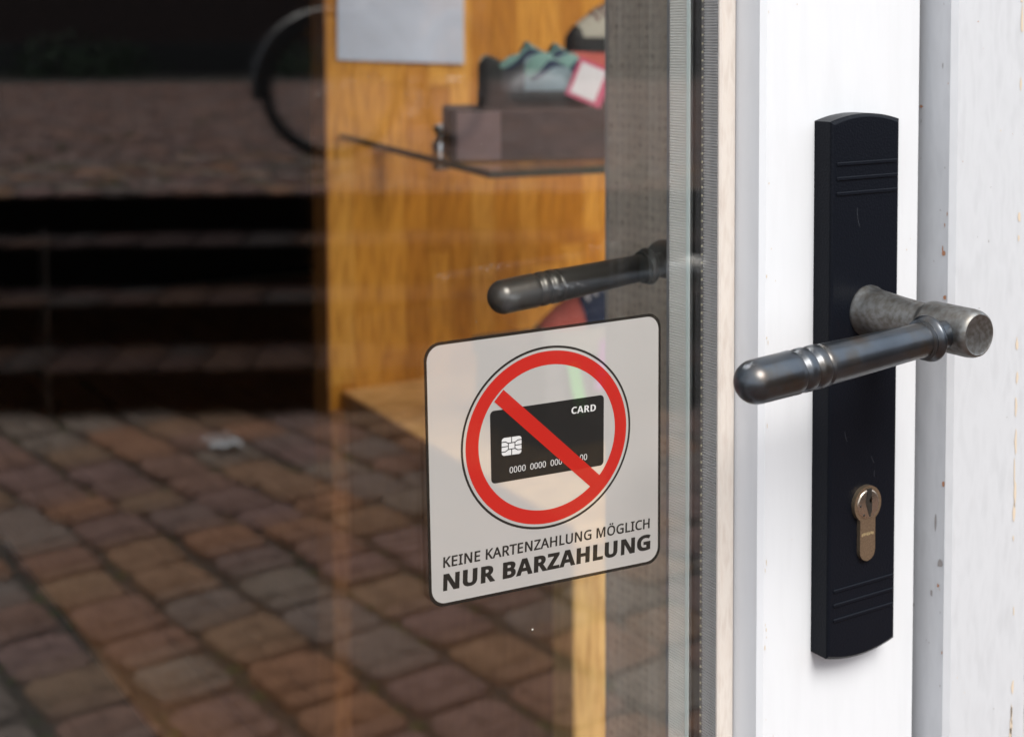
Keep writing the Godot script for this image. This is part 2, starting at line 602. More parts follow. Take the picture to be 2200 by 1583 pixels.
func ground_and_steps() -> void:
	var g := part("ground", box_mesh(Vector3(-60, -0.3, -60), Vector3(60, -0.035, 60)), M.ground)
	structure(g)
	# lower pavement of worn setts, rows running out from the shop
	var pave := Node3D.new()
	pave.name = "pavement"
	add_child(pave)
	structure(pave)
	part("bedding", box_mesh(Vector3(-4.0, -0.03, 0.02), Vector3(4.5, -0.016, 8.0)), M.joint, pave)
	var meshes := []
	for k in 7:
		meshes.append(sett_mesh(1.0, 1.0, 0.03))
	var list := []
	var cen := Vector3(0.75, 0, 2.4)
	var piv := Vector3(0.5057, 0, 2.3343)
	var turn := deg_to_rad(-5.3)
	for col in range(-18, 22):
		var x := 0.3283 + col * 0.1735
		var z := 0.10 + rng.randf_range(0.0, 0.1)
		while z < 6.2:
			var l := rng.randf_range(0.14, 0.212)
			var c := Vector3(x + 0.016 * sin(z * 2.9 + col * 0.35) + 0.008 * sin(z * 7.3 + col * 0.8) + rng.randf_range(-0.004, 0.004), rng.randf_range(-0.007, 0.002), z + l / 2)
			z += l
			var w := 0.1735 - rng.randf_range(0.008, 0.020)
			var bs := Basis.from_euler(Vector3(rng.randf_range(-0.03, 0.03), rng.randf_range(-0.05, 0.05), rng.randf_range(-0.03, 0.03)))
			bs = bs * Basis.from_scale(Vector3(w, 1.0, l - rng.randf_range(0.004, 0.012)))
			c = piv + (c - piv).rotated(Vector3.UP, turn)
			bs = Basis(Vector3.UP, turn) * bs
			if (c - FOOT).dot(SN) > 0.02 or c.z < 0.1:
				continue
			list.append([Transform3D(bs, c), Vector2(c.x - cen.x, (c.z - cen.z) * 0.75).length()])
	lay(list, pave, meshes, "cobblestone")
	# moss in the joints
	var mb := Bag.new()
	for k in 420:
		var col := rng.randi_range(-4, 12)
		var p := Vector3(0, -0.012, rng.randf_range(0.7, 4.2))
		p.x = 0.3283 + (col + 0.5) * 0.1735 + 0.016 * sin(p.z * 2.9 + (col + 0.5) * 0.35) + 0.008 * sin(p.z * 7.3 + (col + 0.5) * 0.8) + rng.randf_range(-0.010, 0.010)
		p = piv + (p - piv).rotated(Vector3.UP, turn)
		if (p - FOOT).dot(SN) > -0.02 or rng.randf() < 0.35:
			continue
		mb.lathe(p - Vector3(0, 0.004, 0), Vector3.UP, [[0.0, rng.randf_range(0.008, 0.02)], [0.006, 0.008], [0.010, 0.0]], 6)
	var mo := part("moss", mb.mesh(), M.moss, pave)
	stuff(mo)

	# four steps and the upper terrace
	var st := thing("stone_steps", "four dark stone steps with cobbled treads mirrored in the glass door", "steps", FOOT)
	var ends := [[0.0, 0.376, 0.13], [0.376, 0.724, 0.2685], [0.724, 1.073, 0.4165]]
	var xf := Transform3D(Basis(SU, Vector3.UP, SN), Vector3.ZERO)   # local x along the steps, z away
	for q in ends:
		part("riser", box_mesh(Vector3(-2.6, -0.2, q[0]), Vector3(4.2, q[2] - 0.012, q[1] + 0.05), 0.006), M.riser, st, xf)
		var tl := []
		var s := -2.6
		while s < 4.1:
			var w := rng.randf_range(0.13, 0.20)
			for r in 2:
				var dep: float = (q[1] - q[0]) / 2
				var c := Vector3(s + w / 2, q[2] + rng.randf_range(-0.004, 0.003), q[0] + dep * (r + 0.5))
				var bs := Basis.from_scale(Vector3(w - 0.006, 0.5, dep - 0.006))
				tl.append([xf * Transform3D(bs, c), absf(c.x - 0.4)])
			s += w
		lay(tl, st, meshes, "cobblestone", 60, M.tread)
	# upper terrace
	var up := Node3D.new()
	up.name = "upper_pavement"
	add_child(up)
	up.position = FOOT
	structure(up)
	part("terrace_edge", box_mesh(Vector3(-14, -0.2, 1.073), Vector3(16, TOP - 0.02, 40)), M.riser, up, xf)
	part("bedding", box_mesh(Vector3(-14, TOP - 0.019, 1.10), Vector3(16, TOP - 0.012, 40)), M.joint, up, xf)
	list = []
	var d := 1.073
	while d < 14.0:
		var dep := rng.randf_range(0.12, 0.16)
		var s := -3.5 - d * 0.35
		while s < 3.5 + d * 0.55:
			var w := rng.randf_range(0.11, 0.19)
			var c := Vector3(s + w / 2, TOP + rng.randf_range(-0.008, 0.003), d + dep / 2)
			var bs := Basis.from_euler(Vector3(rng.randf_range(-0.04, 0.04), rng.randf_range(-0.06, 0.06), rng.randf_range(-0.04, 0.04))) * Basis.from_scale(Vector3(w - 0.018, 1.0, dep - 0.016))
			list.append([xf * Transform3D(bs, c), Vector2(s - 0.3, d).length()])
			s += w
		d += dep
	lay(list, up, meshes, "cobblestone")
	# tufts of moss and grass on the terrace
	var gb := Bag.new()
	for k in 60:
		var c := Vector3(rng.randf_range(-1.5, 2.5), TOP - 0.004, 1.3 + pow(rng.randf(), 2.0) * 5.0)
		for j in 5:
			var o := Vector3(rng.randf_range(-0.04, 0.04), 0, rng.randf_range(-0.03, 0.03))
			gb.tube(xf * (c + o), xf * (c + o * 1.4 + Vector3(0, rng.randf_range(0.015, 0.04), 0)), 0.006, 0.001, 5)
	var gr := part("moss", gb.mesh(), M.moss, up)
	stuff(gr)

	shrub("wide dark shrub at the left end of the far house row", -4.6, 16.8, 1.3, 0.7)
	shrub("low round shrub just left of the bicycle in the reflection", -1.2, 17.6, 0.9, 0.5)
	shrub("taller dark shrub behind the bicycle wheel in the reflection", 1.6, 17.0, 1.1, 0.9)
	# house across the street: plain dark front
	var h := thing("brown_house", "dark brown house front far across the cobbled street in the reflection", "house", street(0.0, TOP, 19.0))
	var hx := Transform3D(Basis(SU, Vector3.UP, SN), Vector3.ZERO)
	part("wall", box_mesh(Vector3(-9, 0.5, 0.05), Vector3(12, 5.2, 6)), M.house, h, hx)
	part("plinth", box_mesh(Vector3(-9.05, -0.05, 0.0), Vector3(12.05, 0.5, 6.05), 0.02), M.plinth, h, hx)
	var rb := Bag.new()
	rb.prism(PackedVector2Array([Vector2(-0.3, 5.2), Vector2(6.3, 5.2), Vector2(3.0, 7.4)]), -9.3, 12.3)
	part("roof", rb.mesh(), M.roof, h, hx * Transform3D(Basis(Vector3(0, 0, 1), Vector3.UP, Vector3(1, 0, 0)), Vector3.ZERO))
	for k in 5:
		var x := -7.6 + k * 4.0
		if k == 2:
			var dr := part("door", box_mesh(Vector3(x, 0.0, -0.04), Vector3(x + 1.1, 2.2, 0.04), 0.01), M.dark_wood, h, hx)
			part("handle", box_mesh(Vector3(x + 0.95, 1.0, -0.10), Vector3(x + 1.0, 1.12, -0.045), 0.008), M.alloy, dr, hx.inverse() * hx)
			continue
		var fr := part("window", box_mesh(Vector3(x, 1.7, 0.0), Vector3(x + 1.2, 3.2, 0.045), 0.01), M.house_frame, h, hx)
		for p in [[0.07, 0.56], [0.64, 1.13]]:
			part("pane", box_mesh(Vector3(x + p[0], 1.78, -0.006), Vector3(x + p[1], 3.12, -0.001)), M.house_glass, fr)

func shrub(label: String, s: float, d: float, w: float, h: float) -> void:
	var t := thing("shrub", label, "shrub", street(s, TOP, d), "low shrubs before the far house")
	var lf := Bag.new()
	for k in 700:
		var dirv := Vector3(rng.randfn(), absf(rng.randfn()) * 0.9 + 0.05, rng.randfn()).normalized()
		var c := Vector3(dirv.x * w, dirv.y * h, dirv.z * w * 0.7) * rng.randf_range(0.55, 1.0) * (1.0 + 0.22 * sin(dirv.x * 7.0 + s) * cos(dirv.z * 6.0))
		var a := Vector3(rng.randfn(), rng.randfn(), rng.randfn()).normalized() * 0.06
		var b2 := dirv.cross(a).normalized() * 0.03
		lf.quad(c - a, c - b2, c + a, c + b2, dirv + Vector3.UP * 0.3)
	stuff(part("leaves", lf.mesh(), M.hedge, t))
	var sb := Bag.new()
	for k in 6:
		sb.tube(Vector3(rng.randf_range(-0.08, 0.08), -0.03, rng.randf_range(-0.08, 0.08)), Vector3(rng.randf_range(-0.6, 0.6) * w, h * 0.6, rng.randf_range(-0.4, 0.4) * w), 0.015, 0.006, 6)
	part("stems", sb.mesh(), M.leather, t)

# ---------------------------------------------------------------- the shop front
const DOOR_L := -0.95
const WIN_L := 0.17
const WIN_R := 3.1

func shop_building() -> void:
	var b := thing("shop_building", "pale plastered shop front wall around the white glass door", "building")
	var d := -0.27
	part("wall_pier", box_mesh(Vector3(0.1102, -0.1, d), Vector3(WIN_L, 2.75, 0.011)), M.plaster, b)
	part("wall_pier", box_mesh(Vector3(0.062, -0.1, d), Vector3(0.1102, 2.3, -0.0905)), M.plaster, b)
	part("wall_pier", box_mesh(Vector3(-6.0, -0.1, d), Vector3(DOOR_L - 0.06, 2.75, 0.011)), M.plaster, b)
	part("wall_pier", box_mesh(Vector3(WIN_R, -0.1, d), Vector3(6.0, 2.85, 0.011)), M.plaster, b)
	part("sill_wall", box_mesh(Vector3(WIN_L, -0.1, d), Vector3(WIN_R, 0.40, 0.011)), M.plaster, b)
	part("lintel", box_mesh(Vector3(DOOR_L - 0.06, 2.3, d), Vector3(0.1102, 2.75, 0.011)), M.plaster, b)
	part("upper_wall", box_mesh(Vector3(-6.0, 2.75, d), Vector3(6.0, 7.0, 0.011)), M.plaster, b)
	var rev := part("wall_covering", box_mesh(Vector3(0.0595, 0.0, -0.272), Vector3(0.0615, 2.3, -0.0905)), M.weave, b)
	rev.set_meta("label", "grey woven wall covering on the reveal behind the glass")
	part("roof_slab", box_mesh(Vector3(-6.0, 6.9, -6.0), Vector3(6.0, 7.0, d)), M.plaster, b)
	# display window to the right of the door
	var w := thing("shop_window", "large shop display window right of the white door frame", "window", Vector3(WIN_L, 0.40, 0.0))
	var W := WIN_R - WIN_L
	for q in [[0.0, 0.0, 0.05, 2.35], [W - 0.05, 0.0, W, 2.35], [0.05, 0.0, W - 0.05, 0.06], [0.05, 2.29, W - 0.05, 2.35]]:
		part("frame", box_mesh(Vector3(q[0], q[1], -0.11), Vector3(q[2], q[3], -0.05), 0.003), M.paint, w)
	part("pane", box_mesh(Vector3(0.05, 0.06, -0.082), Vector3(W - 0.05, 2.29, -0.076)), M.pane, w)

	# door frame: jamb right, jamb left, head
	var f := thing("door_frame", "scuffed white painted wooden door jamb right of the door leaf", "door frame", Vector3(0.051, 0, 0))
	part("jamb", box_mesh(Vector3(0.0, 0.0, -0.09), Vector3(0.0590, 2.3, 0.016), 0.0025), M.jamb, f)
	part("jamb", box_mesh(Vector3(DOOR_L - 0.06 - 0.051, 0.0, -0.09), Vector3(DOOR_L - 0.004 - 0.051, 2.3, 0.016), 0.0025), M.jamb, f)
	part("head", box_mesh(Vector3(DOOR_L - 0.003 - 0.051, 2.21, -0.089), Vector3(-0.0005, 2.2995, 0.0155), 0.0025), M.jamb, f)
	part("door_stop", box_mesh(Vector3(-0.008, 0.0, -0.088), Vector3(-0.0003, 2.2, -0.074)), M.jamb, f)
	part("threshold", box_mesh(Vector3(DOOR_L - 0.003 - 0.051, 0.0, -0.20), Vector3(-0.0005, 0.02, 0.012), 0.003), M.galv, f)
	# chips and scuffs on the return that faces the leaf (x = 0) and on the front edge
	var rust := Bag.new()
	var dark := Bag.new()
	var bare := Bag.new()
	for k in 34:
		var y := 0.76 + 0.48 * pow(rng.randf(), 1.9)
		var z := rng.randf_range(-0.012, 0.013) if rng.randf() < 0.45 else rng.randf_range(0.006, 0.0135)
		var s := rng.randf_range(0.0002, 0.0006)
		if y < 1.05 and rng.randf() < 0.3:
			s *= 1.4
		blot(dark if rng.randf() < 0.75 else rust, Vector3(-0.00015, y, z), Vector3.LEFT, s * rng.randf_range(0.5, 1.0), s * rng.randf_range(0.8, 4.0))
	for q in [[1.135, -0.004, 0.0016, 0.0009], [1.066, 0.011, 0.0014, 0.0018], [1.045, 0.012, 0.0012, 0.0014], [0.955, 0.0125, 0.0012, 0.002], [0.905, 0.010, 0.0008, 0.0012], [0.815, 0.011, 0.0016, 0.004], [1.09, -0.006, 0.0008, 0.0016]]:
		blot(rust, Vector3(-0.0002, q[0], q[1]), Vector3.LEFT, q[2], q[3])
	for q in [[0.935, 0.008, 0.0007, 0.006], [0.916, 0.011, 0.0022, 0.0025], [0.9, 0.006, 0.001, 0.002], [0.80, 0.009, 0.002, 0.006], [0.79, 0.006, 0.002, 0.005]]:
		blot(dark, Vector3(-0.0002, q[0], q[1]), Vector3.LEFT, q[2], q[3])
	for k in 18:
		var y := rng.randf_range(0.76, 1.24)
		var s := rng.randf_range(0.0002, 0.0006)
		blot([rust, dark, bare][rng.randi() % 3], Vector3(rng.randf_range(0.003, 0.045), y, 0.01615), Vector3.BACK, s, s * rng.randf_range(0.6, 1.8))
	for k in 26:   # worn right edge
		var y := rng.randf_range(0.76, 1.24)
		blot(bare, Vector3(0.0470 + rng.randf_range(-0.0006, 0.0007), y, 0.0162), Vector3.BACK, rng.randf_range(0.0005, 0.0014), rng.randf_range(0.002, 0.010))
	stuff(part("rust_speck", rust.mesh(), M.rust, f))
	stuff(part("scuff_mark", dark.mesh(), M.scuff, f))
	stuff(part("bare_patch", bare.mesh(), M.bare, f))

func blot(b: Bag, c: Vector3, n: Vector3, rw: float, rh: float) -> void:
	# ragged flat mark lying on a face with normal n
	var u := Vector3.UP.cross(n).normalized()
	var pts := []
	for k in 8:
		var t := TAU * k / 8
		var r := rng.randf_range(0.55, 1.0)
		pts.append(c + u * cos(t) * rw * r + Vector3.UP * sin(t) * rh * r)
	for k in 8:
		b.flat(c, pts[k], pts[(k + 1) % 8], n)

# ---------------------------------------------------------------- inside the shop
func interior() -> void:
	var fl := part("shop_floor", box_mesh(Vector3(-3.5, -0.2, -6.2), Vector3(3.5, -0.006, -0.2705)), M.floor_wood)
	structure(fl)
	for k in 16:
		var x := 0.245 + k * 0.14
		part("plank", box_mesh(Vector3(x, -0.0055, -5.9), Vector3(x + 0.136, 0.004, -0.28), 0.002), M.floor_wood, fl)
	var c := part("shop_ceiling", box_mesh(Vector3(-3.5, 2.75, -6.2), Vector3(3.5, 2.9, -0.2705)), M.ceiling)
	structure(c)
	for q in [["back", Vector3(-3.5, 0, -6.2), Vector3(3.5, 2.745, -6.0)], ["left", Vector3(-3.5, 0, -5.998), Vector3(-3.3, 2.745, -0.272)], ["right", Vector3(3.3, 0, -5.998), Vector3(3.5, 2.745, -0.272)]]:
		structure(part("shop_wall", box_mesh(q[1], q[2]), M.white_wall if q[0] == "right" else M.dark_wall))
	# inner face of the front wall is pale
	var inn := part("inner_wall", box_mesh(Vector3(0.0625, 0.0, -0.28), Vector3(WIN_L, 2.745, -0.2725)), M.white_wall)
	structure(inn)
	var m := thing("door_mat", "dark ribbed door mat inside the shop left of the wooden floor", "mat", Vector3(-0.3, 0, -1.6))
	part("pad", box_mesh(Vector3(-0.75, -0.0055, -1.3), Vector3(0.54, 0.004, 1.3), 0.003), M.mat, m)
	for k in 24:
		part("rib", box_mesh(Vector3(-0.74 + k * 0.053, 0.0041, -1.28), Vector3(-0.705 + k * 0.053, 0.010, 1.28), 0.003), M.mat, m)

# ---------------------------------------------------------------- door leaf
func ridged(x: float, z0: float, z1: float, y0: float, y1: float, pitch: float, depth: float) -> ArrayMesh:
	var b := Bag.new()
	var n := int((y1 - y0) / pitch)
	for k in n:
		var a := y0 + k * pitch
		var p := [Vector2(x + depth, a), Vector2(x, a + pitch * 0.18), Vector2(x, a + pitch * 0.66), Vector2(x + depth, a + pitch * 0.82), Vector2(x + depth, a + pitch)]
		for i in 4:
			b.quad(Vector3(p[i].x, p[i].y, z0), Vector3(p[i + 1].x, p[i + 1].y, z0), Vector3(p[i + 1].x, p[i + 1].y, z1), Vector3(p[i].x, p[i].y, z1), Vector3.LEFT)
	return b.mesh()

func glass_door() -> void:
	var d := thing("glass_door", "white framed shop door with a large glass pane and black handle plate", "door", Vector3(-0.45, 0.02, 0))
	var o := Vector3(0.45, -0.02, 0)
	var T := Transform3D(Basis.IDENTITY, o)
	var y0 := 0.16
	var y1 := 2.08
	# stiles and rails
	part("stile", box_mesh(Vector3(-0.0535, 0.03, -0.07), Vector3(0.047, 2.2, 0.0), 0.0022), M.paint, d, T)
	part("stile", box_mesh(Vector3(DOOR_L, 0.03, -0.07), Vector3(DOOR_L + 0.10, 2.2, 0.0), 0.0022), M.paint, d, T)
	part("rail", box_mesh(Vector3(DOOR_L + 0.1002, 0.03, -0.0695), Vector3(-0.0537, y0, -0.0005), 0.002), M.paint, d, T)
	part("rail", box_mesh(Vector3(DOOR_L + 0.1002, y1, -0.0695), Vector3(-0.0537, 2.2, -0.0005), 0.002), M.paint, d, T)
	# putty beads
	part("glazing_bead", box_mesh(Vector3(-0.0630, y0, -0.0198), Vector3(-0.0537, y1, -0.0172), 0.0008), M.putty, d, T)
	part("glazing_bead", box_mesh(Vector3(DOOR_L + 0.1002, y0, -0.0198), Vector3(DOOR_L + 0.11, y1, -0.0172), 0.0008), M.putty, d, T)
	# three panes of the sealed unit
	var gx0 := DOOR_L + 0.1003
	for z in [[GZ - 0.0019, GZ], [GZ - 0.0041, GZ - 0.0022], [-0.0585, -0.0550]]:
		part("pane", box_mesh(Vector3(gx0, y0 + 0.0003, z[0]), Vector3(-0.0538 if z[1] < -0.05 else -0.0623, y1 - 0.0003, z[1])), M.pane, d, T)
	# edge seal as seen through the outer pane
	var sx := -0.0622
	part("spacer_bar", ridged(sx, -0.0298, -0.0201, y0, y1, 0.0013, 0.0008), M.spacer, d, T)
	part("spacer_rail", box_mesh(Vector3(sx, y0, -0.0316), Vector3(-0.0540, y1, -0.0299)), M.bronze, d, T)
	var db := Bag.new()
	var y := 0.75
	while y < 1.28:
		db.lathe(Vector3(sx, y, -0.03075), Vector3.LEFT, [[0.0, 0.00062], [0.0002, 0.00055], [0.0003, 0.0]], 8)
		y += 0.00385
	stuff(part("perforation", db.mesh(), M.dot, d, T))
	part("seal", box_mesh(Vector3(sx + 0.0004, y0, -0.0379), Vector3(-0.0540, y1, -0.0317)), M.rubber, d, T)
	part("pane_edge", box_mesh(Vector3(sx - 0.0002, y0, -0.0420), Vector3(sx + 0.0002, y1, -0.0396)), M.glass_edge, d, T)
	part("spacer_bar", ridged(sx, -0.0548, -0.0421, y0, y1, 0.0013, 0.0005), M.spacer_pale, d, T)
	part("spacer_back", box_mesh(Vector3(sx + 0.0007, y0, -0.0548), Vector3(-0.0541, y1, -0.0421)), M.spacer_pale, d, T)
	# dust specks on the glass
	var sb := Bag.new()
	for k in 34:
		var c := Vector3(rng.randf_range(-0.24, -0.075), rng.randf_range(0.86, 1.17), GZ + 0.00015)
		var r := rng.randf_range(0.00010, 0.0002)
		if k < 3:
			r = rng.randf_range(0.0004, 0.0006)
		sb.lathe(c, Vector3.BACK, [[0.0, r], [0.0001, r * 0.7], [0.00015, 0.0]], 7)
	stuff(part("dust", sb.mesh(), M.speck, d, T))

	# handle plate with arched ends and three grooves above and below
	var pc := Vector2(-0.0008, 1.0086)
	var pl := part("handle_plate", plate_mesh(pc), M.black, d, T)
	for q in [[1.1117, 1.1051, 1.0983], [0.9172, 0.9106, 0.9036]]:
		for yy in q:
			part("ridge", box_mesh(Vector3(-0.0195, yy - 0.0009, 0.0108), Vector3(0.0190, yy + 0.0009, 0.0116), 0.0005), M.black, pl)
	var scr := Bag.new()
	for q in [[-0.0065, 1.0915, 0.0, 0.009], [0.004, 0.976, 0.3, 0.004], [0.006, 0.969, -0.2, 0.003], [-0.013, 0.99, 0.1, 0.005]]:
		var a := Vector3(q[0], q[1], 0.01108)
		for k in 4:
			var e: Vector3 = a + Vector3(sin(q[2] + k * 0.12), -cos(q[2] + k * 0.12), 0) * q[3] / 4.0
			var nn := Vector3(cos(q[2]), sin(q[2]), 0) * 0.00011
			scr.quad(a - nn, e - nn, e + nn, a + nn, Vector3.BACK)
			a = e
	stuff(part("scratch", scr.mesh(), M.scratch, pl))
	var nick := Bag.new()
	for k in 30:
		var y2 := rng.randf_range(0.78, 1.22)
		var edge := rng.randf() < 0.6
		blot(nick, Vector3(-0.0508 + rng.randf_range(0.0, 0.0012) if edge else rng.randf_range(-0.05, 0.044), y2, 0.00015), Vector3.BACK, rng.randf_range(0.00015, 0.0004), rng.randf_range(0.0002, 0.0016 if edge else 0.0006))
	stuff(part("scuff_mark", nick.mesh(), M.bare, d, T))
	var ip := part("inner_plate", box_mesh(Vector3(-0.022, 0.887, -0.079), Vector3(0.021, 1.132, -0.0702), 0.002), M.black, d, T)
	ip.set_meta("label", "black handle plate on the shop side of the door")
	# lock cylinder
	var lc := part("lock_cylinder", cylinder_mesh(), M.brass, d, T)
	var cb := Bag.new()
	cb.lathe(Vector3(0, 0.9548, 0.0131), Vector3.BACK, [[0.0, 0.0068], [0.0003, 0.0066], [0.0005, 0.0060], [0.0005, 0.0]], 40)
	part("plug", cb.mesh(), M.brass_core, lc)
	var kb := Bag.new()
	kb.prism(_scaled(Vector2(0.0001, 0.9558), 1.35, [Vector2(-0.0006, 0.9604), Vector2(0.0014, 0.9604), Vector2(0.0013, 0.9580), Vector2(0.0002, 0.9562), Vector2(0.0016, 0.9545), Vector2(0.0014, 0.9520), Vector2(0.0002, 0.9512), Vector2(-0.0002, 0.9538), Vector2(-0.0015, 0.9558), Vector2(-0.0008, 0.9578)]), 0.0132, 0.0137)
	part("keyway", kb.mesh(), M.dark_hole, lc)
	var ob := Bag.new()
	for q in [[-0.0052, 0.9548], [-0.0030, 0.9502], [0.0008, 0.9496]]:
		ob.lathe(Vector3(q[0], q[1], 0.01355), Vector3.BACK, [[0.0, 0.0007], [0.0002, 0.0005], [0.0002, 0.0]], 10)
	stuff(part("wear_mark", ob.mesh(), M.dark_hole, lc))
	var sm := Bag.new()   # worn stamping, no longer legible
	for k in 7:
		sm.box(Vector3(-0.0038 + k * 0.00112, 0.9402 + (k % 3) * 0.0002, 0.0131), Vector3(-0.0031 + k * 0.00112, 0.9414 + (k % 2) * 0.0003, 0.0132))
	stuff(part("stamping", sm.mesh(), M.brass_print, lc))

	# lever handles, outside and inside
	lever(d, T, Vector3(0.0012, 1.0437, 0.011), 1.0, 0.052, 3.4, M.cast, M.steel, 1.015)
	lever(d, T, Vector3(-0.0010, 1.0484, -0.079), -1.0, 0.049, 4.6, M.bronze, M.bronze, 0.962)

func _scaled(c: Vector2, k: float, pts: Array) -> PackedVector2Array:
	var o := PackedVector2Array()
	for p in pts:
		o.append(c + (p - c) * k)
	return o

func plate_mesh(c: Vector2) -> ArrayMesh:
	var b := Bag.new()
	var hw := 0.0217
	var hh := 0.1222
	var arch := 0.0032
	var outer := PackedVector2Array()
	var inner := PackedVector2Array()
	var bv := 0.0016
	for k in 17:
		var t := -1.0 + k / 8.0
		outer.append(c + Vector2(t * hw, hh + arch * (1.0 - t * t)))
		inner.append(c + Vector2(t * (hw - bv), hh - bv + arch * (1.0 - t * t)))
	for k in 17:
		var t := 1.0 - k / 8.0
		outer.append(c + Vector2(t * hw, -hh - arch * (1.0 - t * t)))
		inner.append(c + Vector2(t * (hw - bv), -hh + bv - arch * (1.0 - t * t)))
	b.sheet(inner, 0.0110)
	for k in outer.size():
		var j := (k + 1) % outer.size()
		var a := outer[k]
		var e := outer[j]
		var n := Vector3(e.y - a.y, a.x - e.x, 0)
		if n.dot(Vector3(a.x - c.x, a.y - c.y, 0)) < 0:
			n = -n
		n = n.normalized()
		b.quad(Vector3(a.x, a.y, 0.0), Vector3(e.x, e.y, 0.0), Vector3(e.x, e.y, 0.0098), Vector3(a.x, a.y, 0.0098), n)
		var ia := inner[k]
		var ie := inner[j]
		b.squad(Vector3(a.x, a.y, 0.0098), Vector3(e.x, e.y, 0.0098), Vector3(ie.x, ie.y, 0.011), Vector3(ia.x, ia.y, 0.011), n, n, (n * 0.25 + Vector3.BACK).normalized(), (n * 0.25 + Vector3.BACK).normalized())
	return b.mesh()

func cylinder_mesh() -> ArrayMesh:
	# profile of a lock cylinder: round head, narrow body with a round foot
	var pts := PackedVector2Array()
	var c := Vector2(0.0, 0.9548)
	var a0 := asin(0.0048 / 0.0085)
	for k in 33:
		var t := -PI / 2 + a0 + (TAU - 2 * a0) * k / 32.0
		pts.append(c + Vector2(cos(t), sin(t)) * 0.0085)
	var f := Vector2(0.0, 0.9332)
	for k in 13:
		var t := PI + PI * k / 12.0
		pts.append(f + Vector2(cos(t) * 0.0048, sin(t) * 0.0048))
	var b := Bag.new()
	b.prism(pts, 0.0105, 0.0131)
	return b.mesh()

func lever(d: Node, T: Transform3D, base: Vector3, s: float, reach: float, droop: float, head_mat: Material, grip_mat: Material, stretch := 1.0) -> void:
	var ax := Vector3(0, 0, s)
	var b := Bag.new()
	# rose and neck, then the drum that carries the grip
	b.lathe(base, ax, [[0.0, 0.0], [0.0, 0.0119], [0.0010, 0.0118], [0.0020, 0.0112], [0.006, 0.0106], [0.020, 0.0094], [0.033, 0.0086], [0.0345, 0.0086], [0.036, 0.0100], [0.038, 0.0104], [0.058, 0.0104], [0.0605, 0.0101], [0.0622, 0.0094], [0.0627, 0.0086], [0.0623, 0.0078], [0.0625, 0.0]], 48)
	var h := part("lever_handle", b.mesh(), head_mat, d, T)
	h.set_meta("label", "mottled grey lever handle outside" if s > 0 else "dark bronze lever handle seen through the glass")
	var g := Bag.new()
	var dir := Vector3(-cos(deg_to_rad(droop)), -sin(deg_to_rad(droop)), 0)
	var c := base + ax * reach
	var pr := [[0.007, 0.0058], [0.0155, 0.0056], [0.0165, 0.0070], [0.0172, 0.0092], [0.0185, 0.0099], [0.0198, 0.0096], [0.0207, 0.0084], [0.0212, 0.0080], [0.0218, 0.0085], [0.0226, 0.0086], [0.0232, 0.0074], [0.026, 0.0072], [0.045, 0.0076], [0.066, 0.0081], [0.0775, 0.0084]]
	for q in [0.0785, 0.0850, 0.0915]:
		pr.append_array([[q, 0.0085], [q + 0.0008, 0.0077], [q + 0.0014, 0.0076], [q + 0.0020, 0.0084], [q + 0.0028, 0.0088], [q + 0.0052, 0.0087]])
	for k in 13:
		var t := PI / 2 * k / 12.0
		pr.append([0.1125 + sin(t) * 0.0086, cos(t) * 0.0086 + 0.0 if k < 12 else 0.0])
	for q: Array in pr:
		q[0] *= stretch
	g.lathe(c, dir, pr, 48)
	part("grip", g.mesh(), grip_mat, h)

# ---------------------------------------------------------------- sticker on the glass
const ST := Vector3(-0.153, 0.994, -0.0197)

func mm2(x: float, y: float) -> Vector2:
	return Vector2(x, y) * 0.001

func lettering(called: String, text: String, left: Vector2, right: Vector2, cap: float, weight: int, mat: Material, parent: Node, z: float, bold := 0.0) -> void:
	var tm := TextMesh.new()
	var f := SystemFont.new()
	f.font_names = PackedStringArray(["Droid Sans"])
	f.font_weight = weight
	var fv := FontVariation.new()
	fv.base_font = f
	fv.variation_embolden = bold
	tm.font = fv
	tm.text = text
	tm.font_size = 64
	tm.pixel_size = 0.001
	tm.depth = 0.0
	tm.curve_step = 0.4
	tm.horizontal_alignment = HORIZONTAL_ALIGNMENT_LEFT
	tm.vertical_alignment = VERTICAL_ALIGNMENT_BOTTOM
	var bb := tm.get_aabb()
	var ref := TextMesh.new()
	ref.font = fv
	ref.text = "H" if text[0] != "0" else "0"
	ref.font_size = 64
	ref.pixel_size = 0.001
	ref.depth = 0.0
	ref.horizontal_alignment = HORIZONTAL_ALIGNMENT_LEFT
	ref.vertical_alignment = VERTICAL_ALIGNMENT_BOTTOM
	var rb := ref.get_aabb()
	var v := right - left
	var sx := v.length() / bb.size.x
	var sy := cap / rb.size.y
	var ang := v.angle()
	var bs := Basis(Vector3.BACK, ang) * Basis.from_scale(Vector3(sx, sy, 1))
	var org := Vector3(left.x, left.y, z) - bs * Vector3(bb.position.x, rb.position.y, 0)
	part(called, tm, mat, parent, Transform3D(bs, org))

func round_rect(cs: Array, r: float) -> PackedVector2Array:
	# corners anticlockwise from bottom left, in mm
	var pts := PackedVector2Array()
	for k in 4:
		var c: Vector2 = cs[k]
		var a: Vector2 = (cs[(k + 3) % 4] - c).normalized()
		var b: Vector2 = (cs[(k + 1) % 4] - c).normalized()
		var cen := c + (a + b) * r
		for j in 9:
			var t := PI / 2 * j / 8.0
			var dirn := -b * cos(t) - a * sin(t)
			pts.append((cen + dirn * r) * 0.001)
	return pts

func ell(cx: float, cy: float, rx: float, ry: float, n := 96) -> PackedVector2Array:
	var p := PackedVector2Array()
	for k in n:
		var t := TAU * k / n
		p.append(mm2(cx + rx * cos(t), cy + ry * sin(t) - 0.022 * rx * cos(t)))
	return p

